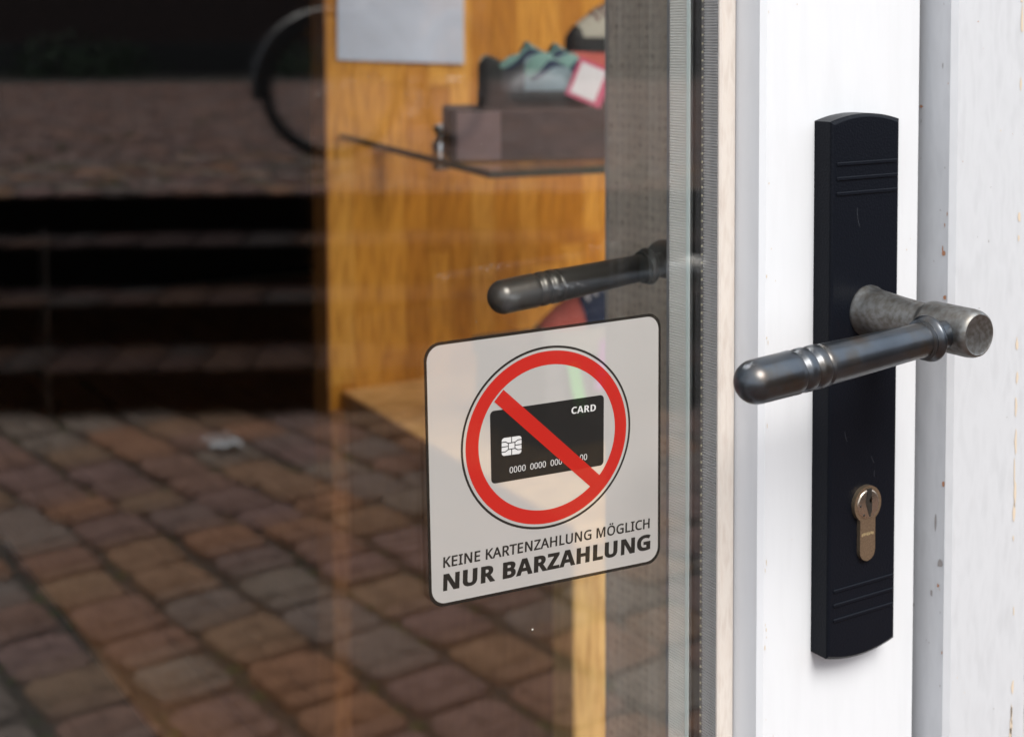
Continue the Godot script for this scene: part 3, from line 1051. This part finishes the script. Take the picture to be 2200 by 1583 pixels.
func sticker() -> void:
	var s := thing("payment_sticker", "translucent white sticker on the door glass with a red no-card sign", "sticker", ST)
	var cs := [Vector2(-58.0, -53.2), Vector2(58.4, -57.4), Vector2(58.6, 54.3), Vector2(-59.8, 54.2)]
	var inn := [Vector2(-56.7, -51.9), Vector2(57.1, -56.0), Vector2(57.3, 53.0), Vector2(-58.5, 52.9)]
	var o := round_rect(cs, 7.0)
	var i := round_rect(inn, 6.2)
	var b := Bag.new()
	b.sheet(i, 0.0)
	part("film", b.mesh(), M.film, s)
	b = Bag.new()
	b.band(o, i, 0.0)
	part("border", b.mesh(), M.ink, s)
	var z := 0.00004
	var cx := -0.6
	var cy := 7.8
	b = Bag.new()
	b.band(ell(cx, cy, 42.5, 38.6), ell(cx, cy, 41.5, 37.6), z)
	part("outline_ring", b.mesh(), M.ink, s)
	# red ring with its bar: one flat shape
	b = Bag.new()
	b.band(ell(cx, cy, 40.3, 36.5), ell(cx, cy, 34.2, 30.7), z)
	part("red_ring", b.mesh(), M.red, s)
	b = Bag.new()
	b.sheet(PackedVector2Array([mm2(-27.3, 26.6), mm2(20.9, -17.2), mm2(25.7, -12.9), mm2(-22.8, 31.0)]), z * 3.0)
	part("red_bar", b.mesh(), M.red, s)
	# card
	var card := round_rect([Vector2(-28.8, -7.3), Vector2(27.6, -8.7), Vector2(27.8, 21.9), Vector2(-29.3, 22.9)], 1.9)
	b = Bag.new()
	b.sheet(card, z)
	part("bank_card", b.mesh(), M.card, s)
	# chip: nine contact fields parted by dark lines
	var cb := Bag.new()
	cb.sheet(round_rect([Vector2(-23.8, 3.5), Vector2(-14.2, 3.1), Vector2(-14.1, 10.6), Vector2(-23.7, 10.9)], 1.3), z * 2.0)
	part("chip", cb.mesh(), M.print, s)
	b = Bag.new()
	var cc := Vector2(-18.95, 7.05)
	var lines := [[-4.9, 0.1, -1.6, 0.1], [1.6, 0.0, 4.9, -0.1], [0.0, 1.3, 0.0, 3.9], [0.0, -1.3, 0.0, -3.9], [-1.6, 1.3, 1.6, 1.3], [-1.6, -1.3, 1.6, -1.3], [-1.6, -1.3, -1.6, 1.3], [1.6, -1.3, 1.6, 1.3],
		[-4.9, 2.1, -3.0, 2.1], [-3.0, 2.1, -1.6, 1.3], [3.0, 2.0, 4.9, 2.0], [1.6, 1.3, 3.0, 2.0], [-4.9, -2.0, -3.0, -2.0], [-3.0, -2.0, -1.6, -1.3], [3.0, -2.1, 4.9, -2.2], [1.6, -1.3, 3.0, -2.1]]
	for l in lines:
		var p := cc + Vector2(l[0], l[1])
		var q := cc + Vector2(l[2], l[3])
		var nn := (q - p).orthogonal().normalized() * 0.2
		var ext := (q - p).normalized() * 0.15
		b.sheet(PackedVector2Array([(p - nn - ext) * 0.001, (q - nn + ext) * 0.001, (q + nn + ext) * 0.001, (p + nn - ext) * 0.001]), z * 2.6)
	stuff(part("chip_lines", b.mesh(), M.card, s))
	lettering("lettering", "CARD", mm2(10.9, 15.9), mm2(23.5, 15.5), 2.9 * 0.001, 700, M.print, s, z * 2.0)
	# the bar hides most of the last digits
	lettering("lettering", "0000  0000  000", mm2(-20.0, -4.3), mm2(6.0, -4.75), 2.6 * 0.001, 400, M.print, s, z * 2.0)
	lettering("lettering", "00", mm2(15.2, -4.85), mm2(18.9, -4.95), 2.6 * 0.001, 400, M.print, s, z * 2.0)
	lettering("lettering", "KEINE KARTENZAHLUNG MÖGLICH", mm2(-51.6, -37.6), mm2(52.5, -41.0), 4.4 * 0.001, 400, M.ink, s, z, 0.75)
	lettering("lettering", "NUR BARZAHLUNG", mm2(-51.7, -47.1), mm2(52.9, -50.7), 6.9 * 0.001, 700, M.ink, s, z, 0.7)

# ---------------------------------------------------------------- display behind the glass
const PX := 0.331          # left end of the display
const PZ := -1.3           # front of the back panel

func display() -> void:
	# back panel of glued staves
	var p := thing("wooden_panel", "tall panel of honey coloured wooden staves behind the glass", "wall panel", Vector3(PX, 0, PZ))
	part("backing", box_mesh(Vector3(0.002, 0, -0.040), Vector3(2.45, 2.745, -0.012)), M.dark_wood, p)
	var x := 0.0
	while x < 2.4:
		var w := rng.randf_range(0.034, 0.042)
		var y := 0.0 - rng.randf_range(0.0, 0.3)
		var near := x < 0.6
		while y < 2.74:
			var l := rng.randf_range(0.16, 0.42) if near else 1.4
			var a := maxf(y, 0.0)
			var t := minf(y + l, 2.74)
			if t - a > 0.01:
				part("stave", box_mesh(Vector3(x + 0.0002, a + 0.0002, -0.0118), Vector3(x + w - 0.0002, t - 0.0002, rng.randf_range(-0.0005, 0.0003)), 0.0006), M.wood[rng.randi() % M.wood.size()], p)
			y += l
		x += w
	part("end_board", box_mesh(Vector3(-0.004, 0, -0.043), Vector3(-0.0003, 2.745, 0.0005), 0.0008), M.dark_wood, p)

	part("base_board", box_mesh(Vector3(-0.004, 0.0, 0.0008), Vector3(0.10, 0.655, 0.012), 0.001), M.dark_wood, p)
	# podium: top board, side panel, corner post, front panel
	var d := thing("display_podium", "wooden display podium with a pale top and light corner post", "podium", Vector3(0.3065, 0, -0.681))
	d.rotation.y = deg_to_rad(-3.7)
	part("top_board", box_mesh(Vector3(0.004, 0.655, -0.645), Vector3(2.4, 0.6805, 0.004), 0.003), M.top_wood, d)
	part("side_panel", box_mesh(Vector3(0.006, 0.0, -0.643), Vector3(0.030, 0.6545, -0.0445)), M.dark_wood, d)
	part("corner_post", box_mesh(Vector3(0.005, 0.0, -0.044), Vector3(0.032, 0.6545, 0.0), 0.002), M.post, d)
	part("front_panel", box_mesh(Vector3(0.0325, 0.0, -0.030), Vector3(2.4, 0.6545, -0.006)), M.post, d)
	part("edge_strip", box_mesh(Vector3(0.0, 0.652, -0.645), Vector3(0.0036, 0.6795, 0.004), 0.001), M.dark_wood, d)

	var pa := thing("paper_sheet", "blank bluish white paper sheet taped on the wooden panel", "paper", Vector3(0.444, 1.133, PZ + 0.002))
	var sb := Bag.new()
	for i in 6:
		for j in 6:
			var q := []
			for k in [[0, 0], [1, 0], [1, 1], [0, 1]]:
				var u: float = (i + k[0]) / 6.0
				var v: float = (j + k[1]) / 6.0
				q.append(Vector3(-0.099 + 0.198 * u, v * 0.297 + 0.004 - u * 0.008, 0.0015 + 0.004 * sin(u * 5.0 + v * 4.0) * sin(v * 3.0) + 0.003 * u))
			sb.quad(q[0], q[1], q[2], q[3], Vector3.BACK)
	part("sheet", sb.mesh(), M.paper, pa)
	for q in [-0.09, 0.07]:
		part("tape", box_mesh(Vector3(q, 0.285, 0.004), Vector3(q + 0.02, 0.31, 0.0075)), M.tape, pa)

	# glass shelf
	var g := thing("glass_shelf", "clear glass shelf with a dark green edge carrying small shoes", "shelf", Vector3(0.24, 1.03, -0.72))
	var pts := [Vector2(0.109, -0.578), Vector2(0.0, 0.0), Vector2(0.13, 0.022), Vector2(0.90, 0.022), Vector2(0.90, -0.578)]
	var gb := Bag.new()
	var poly := PackedVector2Array()
	for q in pts:
		poly.append(Vector2(q.x, -q.y))
	gb.prism(poly, 0.0, 0.0065)
	part("pane", gb.mesh(), M.shelf, g, Transform3D(Basis(Vector3.RIGHT, -PI / 2), Vector3.ZERO))
	for k in 3:
		var a := Vector3(pts[k].x, 0.003, pts[k].y)
		var b := Vector3(pts[k + 1].x, 0.003, pts[k + 1].y)
		var l := (b - a).length()
		var dir := (b - a).normalized()
		part("edge", box_mesh(Vector3(0, -0.0036, -0.002), Vector3(l, 0.0038, 0.002), 0.001), M.shelf_edge, g, Transform3D(Basis(dir, Vector3.UP, dir.cross(Vector3.UP)), a))
	for q in [Vector3(0.076, 0, -0.235), Vector3(0.70, 0, -0.235)]:
		var cb := Bag.new()
		cb.lathe(q + Vector3(0, 0.0066, 0), Vector3.UP, [[0.0, 0.0], [0.0, 0.011], [0.010, 0.011], [0.013, 0.009], [0.016, 0.006], [0.022, 0.0065], [0.026, 0.010], [0.030, 0.0085], [0.032, 0.0]], 24)
		cb.lathe(q - Vector3(0, 0.0001, 0), Vector3.DOWN, [[0.0, 0.0], [0.0, 0.010], [0.014, 0.010], [0.016, 0.0]], 24)
		part("clamp", cb.mesh(), M.chrome, g)
	for q in [Vector3(0.16, -0.02, -0.577), Vector3(0.80, -0.02, -0.577)]:
		part("bracket", box_mesh(q, q + Vector3(0.02, 0.0195, 0.10), 0.002), M.chrome, g)

	# low display block under the shoes
	var ang := -deg_to_rad(24.5)
	var bl := thing("display_block", "low dark brown display block on the glass shelf under shoes", "display block", Vector3(0.255, 1.0368, -0.824))
	bl.rotation.y = ang
	part("block", box_mesh(Vector3(0, 0, -0.115), Vector3(0.30, 0.055, 0.0), 0.002), M.box_brown, bl)
	part("end_panel", box_mesh(Vector3(0.006, 0.002, 0.0002), Vector3(0.052, 0.053, 0.0018), 0.0006), M.box_brown_light, bl)

	# pair of toddler shoes on it
	var top := 1.0368 + 0.0555
	shoe("toddler_shoe", "grey toddler shoe with two teal straps and a pale heel, in front", Vector3(0.302, top, -0.848), -26.0, 0.122, 0, "pair of grey and teal toddler shoes")
	shoe("toddler_shoe", "second grey teal-strapped toddler shoe, behind the tagged one", Vector3(0.368, top, -0.888), -20.0, 0.118, 0, "pair of grey and teal toddler shoes")
	var lb := thing("price_tag", "white price tag with pink border hanging between the toddler shoes", "price tag", Vector3(0.381, top - 0.004, -0.772))
	lb.rotation = Vector3(deg_to_rad(-14), deg_to_rad(-24), deg_to_rad(-24))
	part("card", box_mesh(Vector3(-0.020, 0.012, 0.0), Vector3(0.020, 0.056, 0.0015)), M.pink, lb)
	part("print_field", box_mesh(Vector3(-0.016, 0.016, 0.0016), Vector3(0.012, 0.052, 0.0022)), M.label_white, lb)

	# coral box with a black and cream shoe on top, further back
	var cb2 := thing("coral_box", "small coral red box on the shelf behind the teal shoes", "box", Vector3(0.575, 1.0368, -1.005))
	cb2.rotation.y = -0.1
	part("carton", box_mesh(Vector3(-0.075, 0.0, -0.04), Vector3(0.12, 0.090, 0.05), 0.002), M.coral, cb2)
	part("lid", box_mesh(Vector3(-0.077, 0.0902, -0.042), Vector3(0.122, 0.112, 0.052), 0.002), M.coral, cb2)
	shoe("cream_shoe", "cream and maroon child shoe with black toe on the coral box", Vector3(0.625, 1.0368 + 0.1122, -0.985), 184.0, 0.118, 1)

	# sneaker and box on the podium
	var gx := thing("grey_box", "dark grey shoe box standing on the pale podium top", "box", Vector3(0.4665, 0.681, -0.965))
	gx.rotation.y = -0.05
	part("carton", box_mesh(Vector3(-0.036, 0.0, -0.12), Vector3(0.26, 0.080, 0.06), 0.002), M.box_grey, gx)
	part("lid", box_mesh(Vector3(-0.039, 0.0802, -0.123), Vector3(0.263, 0.104, 0.063), 0.002), M.box_grey, gx)
	shoe("coral_sneaker", "coral and navy sneaker with thick white sole on the grey box", Vector3(0.612, 0.681 + 0.1042, -0.955), 182.0, 0.168, 2)
	var tg := thing("ribbon_tag", "bright green and purple ribbon hanging down from the sneaker", "ribbon", Vector3(0.4700, 0.722, -0.894))
	part("green_ribbon", box_mesh(Vector3(-0.008, 0.0, 0.0), Vector3(0.008, 0.065, 0.0015)), M.green, tg, Transform3D(Basis(Vector3.BACK, 0.22), Vector3.ZERO))
	part("purple_ribbon", box_mesh(Vector3(0.012, 0.03, 0.002), Vector3(0.026, 0.09, 0.0035)), M.purple, tg, Transform3D(Basis(Vector3.BACK, -0.15), Vector3.ZERO))

func shoe_half(t: float) -> float:   # half width along the sole
	return 0.19 * pow(sin(PI * clampf(t * 0.93 + 0.055, 0.0, 1.0)), 0.42) * (0.82 + 0.30 * smoothstep(0.3, 0.75, t))

const SHOE_TOP := [[0.0, 0.33], [0.06, 0.42], [0.2, 0.37], [0.32, 0.41], [0.42, 0.44], [0.6, 0.365], [0.75, 0.265], [0.88, 0.185], [0.96, 0.12], [1.0, 0.03]]

func shoe_height(t: float) -> float:
	for k in SHOE_TOP.size() - 1:
		if t <= SHOE_TOP[k + 1][0]:
			return lerpf(SHOE_TOP[k][1], SHOE_TOP[k + 1][1], smoothstep(SHOE_TOP[k][0], SHOE_TOP[k + 1][0], t) * 0.5 + 0.5 * (t - SHOE_TOP[k][0]) / (SHOE_TOP[k + 1][0] - SHOE_TOP[k][0]))
	return 0.03

# a strap laid over the upper from (t0, a0) to (t1, a1), round at its start
func strap_mesh(t0: float, a0: float, t1: float, a1: float, hw: float, grow: float, L: float) -> ArrayMesh:
	var b := Bag.new()
	var nu := 18
	var nv := 8
	var grid := []
	for i in nu + 1:
		var u := float(i) / nu
		var row := []
		var w := hw * sqrt(clampf(1.0 - pow(maxf(0.0, 1.0 - u / 0.22), 2.0), 0.02, 1.0))
		for j in nv + 1:
			var v := -1.0 + 2.0 * j / nv
			var g := grow * (1.0 - 0.45 * pow(absf(v), 3.0)) * (0.75 + 0.25 * minf(1.0, u / 0.15))
			row.append(shoe_point(clampf(lerpf(t0, t1, u) + w * v, 0.01, 0.99), lerpf(a0, a1, u), g) * L)
		grid.append(row)
	for i in nu:
		for j in nv:
			b.quad(grid[i][j], grid[i + 1][j], grid[i + 1][j + 1], grid[i][j + 1], grid[i][j] - Vector3(grid[i][j].x, 0.1 * L, 0))
	return b.mesh()

func shoe_point(t: float, a: float, grow: float) -> Vector3:
	var w := shoe_half(t) * (1.0 + grow) * (1.0 - 0.22 * sin(a))
	var ca := cos(a)
	var y := 0.10 + shoe_height(t) * (1.0 + grow * 0.6) * pow(sin(a), 0.75)
	if t < 0.42 and absf(ca) < 0.62:
		y -= 0.16 * (1.0 - smoothstep(0.34, 0.42, t)) * (1.0 - absf(ca) / 0.62) * 1.8
	return Vector3(t, y, w * signf(ca) * pow(absf(ca), 0.8))

func shell(t0: float, t1: float, a0: float, a1: float, grow: float, L: float, nt := 18, na := 18, skew := 0.0) -> ArrayMesh:
	var b := Bag.new()
	for i in nt:
		for j in na:
			var q := []
			var nn := []
			for k in [[0, 0], [1, 0], [1, 1], [0, 1]]:
				var t: float = lerpf(t0, t1, float(i + k[0]) / nt)
				var a: float = lerpf(a0, a1, float(j + k[1]) / na)
				t = clampf(t + skew * (a - a0), 0.0, 1.0)
				var e := 0.004
				var p := shoe_point(t, a, grow)
				var n := (shoe_point(minf(t + e, 0.999), a, grow) - shoe_point(maxf(t - e, 0.001), a, grow)).cross(shoe_point(t, minf(a + e, PI), grow) - shoe_point(t, maxf(a - e, 0), grow)).normalized()
				if n.dot(p - Vector3(t, 0.05, 0)) < 0:
					n = -n
				q.append(p * L)
				nn.append(n)
			b.squad(q[0], q[1], q[2], q[3], nn[0], nn[1], nn[2], nn[3])
	return b.mesh()

func shoe(called: String, label: String, at: Vector3, turn: float, L: float, kind: int, group := "") -> Node3D:
	# heel at the origin, toe along +x
	var o := thing(called, label, "shoe", at, group)
	o.rotation.y = deg_to_rad(turn)
	var sole := Bag.new()
	var edge := PackedVector2Array()
	for k in 25:
		var t := k / 24.0
		edge.append(Vector2(t, shoe_half(t) * 1.12) * L)
	for k in range(23, 0, -1):
		var t := k / 24.0
		edge.append(Vector2(t, -shoe_half(t) * 1.12) * L)
	sole.prism(edge, 0.0, (0.15 if kind < 2 else 0.19) * L)
	var flat := Transform3D(Basis(Vector3.RIGHT, -PI / 2), Vector3.ZERO)
	var body: Material = [M.suede_grey, M.cream, M.coral][kind]
	part("sole", sole.mesh(), [M.sole_black, M.sole_black, M.cream][kind], o, flat)
	part("upper", shell(0.01, 0.995, 0.0, PI, 0.0, L, 26, 22), body, o)
	if kind == 0:
		part("heel_counter", shell(0.005, 0.20, 0.03, PI - 0.03, 0.03, L, 8, 18), M.sole_black, o)
		part("side_panel", shell(0.40, 0.86, 0.05, PI - 0.05, 0.03, L, 14, 18), M.suede_blue, o)
		part("toe_cap", shell(0.84, 0.998, 0.0, PI, 0.05, L, 8, 14), M.olive, o)
		part("tongue", shell(0.30, 0.47, 1.05, 2.0, 0.17, L, 8, 8), M.teal_dark, o)
		part("heel_lining", shell(0.02, 0.17, 0.95, PI - 0.95, 0.13, L, 5, 10), M.cream, o)
		part("strap_lining", strap_mesh(0.26, 0.50, 0.62, 1.65, 0.085, 0.07, L), M.navy, o)
		part("strap", strap_mesh(0.22, 0.56, 0.55, 1.75, 0.080, 0.13, L), M.teal, o)
		part("strap_lining", strap_mesh(0.47, 0.22, 0.77, 1.6, 0.070, 0.07, L), M.navy, o)
		part("strap", strap_mesh(0.43, 0.26, 0.71, 1.7, 0.065, 0.14, L), M.teal, o)
	elif kind == 1:
		part("toe_cap", shell(0.90, 0.998, 0.0, PI, 0.06, L, 8, 14), M.sole_black, o)
		part("heel_panel", shell(0.01, 0.40, 0.05, PI - 0.05, 0.04, L, 8, 16), M.maroon, o)
		for k in 4:
			part("lace", shell(0.46 + k * 0.075, 0.485 + k * 0.075, 0.7, PI - 0.7, 0.06, L, 2, 10), M.maroon, o)
	else:
		part("toe_cap", shell(0.80, 0.998, 0.0, PI, 0.05, L, 8, 14), M.coral, o)
		part("quarter", shell(0.30, 0.70, 0.05, 1.2, 0.05, L, 8, 10), M.navy, o)
		part("quarter", shell(0.30, 0.70, PI - 1.2, PI - 0.05, 0.05, L, 8, 10), M.navy, o)
		for k in 4:
			part("lace", shell(0.42 + k * 0.07, 0.445 + k * 0.07, 0.8, PI - 0.8, 0.08, L, 2, 10), M.label_white, o)
	return o

# ---------------------------------------------------------------- bicycle on the terrace
func bicycle() -> void:
	var b := thing("bicycle", "black bicycle parked on the upper cobbles, mirrored in the glass", "bicycle", Vector3.ZERO)
	b.basis = Basis(Vector3(-0.863, 0, -0.505).normalized(), Vector3.UP, Vector3(0.505, 0, -0.863).normalized())
	b.position = Vector3(2.4424, TOP + 0.004, 5.8028) - b.basis * Vector3(1.01, 0, -0.102)
	# the front wheel is turned across the frame
	var piv := Vector3(0.93, 0, 0)
	var steer := Transform3D(Basis(Vector3.UP, deg_to_rad(52.0)), Vector3.ZERO)
	steer.origin = piv - steer.basis * piv
	var R := 0.345
	var ends := [Vector3(0, R, 0), Vector3(1.06, R, 0)]
	for c in ends:
		var tx := steer if c.x > 0.5 else Transform3D.IDENTITY
		var tb := Bag.new()
		tb.torus(c, Vector3.BACK, R - 0.026, 0.030, 56, 10)
		var w := part("wheel", tb.mesh(), M.tyre, b, tx)
		var rb := Bag.new()
		rb.torus(c, Vector3.BACK, R - 0.048, 0.010, 56, 6)
		part("rim", rb.mesh(), M.tyre, w)
		var sp := Bag.new()
		for k in 28:
			var t := TAU * k / 28.0
			var sd := 0.025 if k % 2 == 0 else -0.025
			sp.tube(c + Vector3(cos(t + 0.35) * 0.02, sin(t + 0.35) * 0.02, sd), c + Vector3(cos(t), sin(t), 0) * (R - 0.052), 0.001, -1.0, 4)
		part("spokes", sp.mesh(), M.alloy, w)
		var hb := Bag.new()
		hb.tube(c - Vector3(0, 0, 0.05), c + Vector3(0, 0, 0.05), 0.02, -1.0, 14)
		part("hub", hb.mesh(), M.alloy, w)
		var mg := Bag.new()
		mg.torus(c, Vector3.BACK, R + 0.02, 0.028, 30, 6, PI * 0.95, PI * 1.98)
		part("mudguard", mg.mesh(), M.bike_paint, b, tx)
	var bb := Vector3(0.46, 0.29, 0)
	var seat := Vector3(0.34, 0.86, 0)
	var head := Vector3(0.86, 0.90, 0)
	var head2 := Vector3(0.905, 0.76, 0)
	var fr := Bag.new()
	for t in [[bb, seat, 0.015], [seat.lerp(bb, 0.12), head, 0.014], [bb, head2, 0.017], [head, head2, 0.019], [bb + Vector3(0, 0, 0.03), ends[0] + Vector3(0, 0, 0.06), 0.009], [bb - Vector3(0, 0, 0.03), ends[0] - Vector3(0, 0, 0.06), 0.009], [seat.lerp(bb, 0.1), ends[0] + Vector3(0, 0, 0.06), 0.008], [seat.lerp(bb, 0.1), ends[0] - Vector3(0, 0, 0.06), 0.008]]:
		fr.tube(t[0], t[1], t[2], -1.0, 12)
	part("frame", fr.mesh(), M.bike_paint, b)
	var fk := Bag.new()
	for s in [-0.05, 0.05]:
		fk.tube(head2, head2 + Vector3(0.03, -0.05, s), 0.013, -1.0, 10)
		fk.tube(head2 + Vector3(0.03, -0.05, s), ends[1] + Vector3(0, 0, s), 0.011, 0.008, 10)
	part("fork", fk.mesh(), M.bike_paint, b, steer)
	var hb2 := Bag.new()
	hb2.tube(head, head + Vector3(-0.03, 0.13, 0), 0.013)
	for s in [-1.0, 1.0]:
		hb2.tube(head + Vector3(-0.03, 0.13, 0), head + Vector3(-0.02, 0.17, 0.16 * s), 0.012)
		hb2.tube(head + Vector3(-0.02, 0.17, 0.16 * s), head + Vector3(-0.17, 0.16, 0.27 * s), 0.014)
	part("handlebar", hb2.mesh(), M.alloy, b, steer)
	var sb := Bag.new()
	sb.tube(seat, seat + Vector3(-0.02, 0.09, 0), 0.013)
	sb.lathe(seat + Vector3(-0.15, 0.11, 0), Vector3.RIGHT, [[0.0, 0.0], [0.01, 0.05], [0.07, 0.072], [0.14, 0.045], [0.24, 0.022], [0.27, 0.0]], 16)
	part("saddle", sb.mesh(), M.leather, b)
	var cb := Bag.new()
	cb.tube(bb - Vector3(0, 0, 0.06), bb + Vector3(0, 0, 0.06), 0.02)
	cb.torus(bb + Vector3(0, 0, 0.05), Vector3.BACK, 0.085, 0.006, 28, 6)
	cb.tube(bb + Vector3(0, 0, 0.065), bb + Vector3(0.12, -0.12, 0.07), 0.009)
	cb.tube(bb - Vector3(0, 0, 0.065), bb + Vector3(-0.12, 0.12, -0.07), 0.009)
	part("crank", cb.mesh(), M.alloy, b)
	part("pedal", box_mesh(Vector3(0.54, 0.16, 0.07), Vector3(0.62, 0.18, 0.16), 0.004), M.tyre, b)
	part("pedal", box_mesh(Vector3(0.30, 0.40, -0.16), Vector3(0.38, 0.42, -0.07), 0.004), M.tyre, b)

func small_things() -> void:
	# thin post at the foot of the steps
	var p := thing("marker_post", "thin galvanised marker post at the foot of the stone steps", "post", Vector3(0.466, 0, 3.369))
	var b := Bag.new()
	b.lathe(Vector3.ZERO, Vector3.UP, [[-0.03, 0.0021], [0.64, 0.0021], [0.652, 0.0018], [0.656, 0.0]], 14)
	part("rod", b.mesh(), M.galv, p)
	# scrap of paper on the setts
	var s := thing("paper_scrap", "crumpled white paper scrap lying on the cobbles by the steps", "litter", Vector3(0.937, 0.0, 3.30))
	var sb := Bag.new()
	var v := []
	for i in 6:
		var row := []
		for j in 6:
			row.append(Vector3((i - 2.5) * 0.017 + rng.randf_range(-0.004, 0.004), rng.randf_range(0.004, 0.022), (j - 2.5) * 0.015 + rng.randf_range(-0.004, 0.004)))
		v.append(row)
	for i in 5:
		for j in 5:
			sb.quad(v[i][j], v[i + 1][j], v[i + 1][j + 1], v[i][j + 1], Vector3.UP)
	part("sheet", sb.mesh(), M.scrap, s)
	# pale stone behind the wheel
	var st := thing("pale_stone", "pale boulder on the upper cobbles seen through the bicycle wheel", "stone", street(1.7, TOP, 8.3))
	var m := SphereMesh.new()
	m.radius = 0.30
	m.height = 0.34
	m.radial_segments = 12
	m.rings = 7
	var am := ArrayMesh.new()
	var arr := m.get_mesh_arrays()
	var vs: PackedVector3Array = arr[Mesh.ARRAY_VERTEX]
	for k in vs.size():
		var q := vs[k]
		vs[k] = q * (1.0 + 0.14 * sin(q.x * 23.0 + q.z * 9.0) * cos(q.y * 17.0 + q.z * 21.0)) + Vector3(0, 0.10, 0)
	arr[Mesh.ARRAY_VERTEX] = vs
	am.add_surface_from_arrays(Mesh.PRIMITIVE_TRIANGLES, arr)
	part("boulder", am, M.plaster, st)
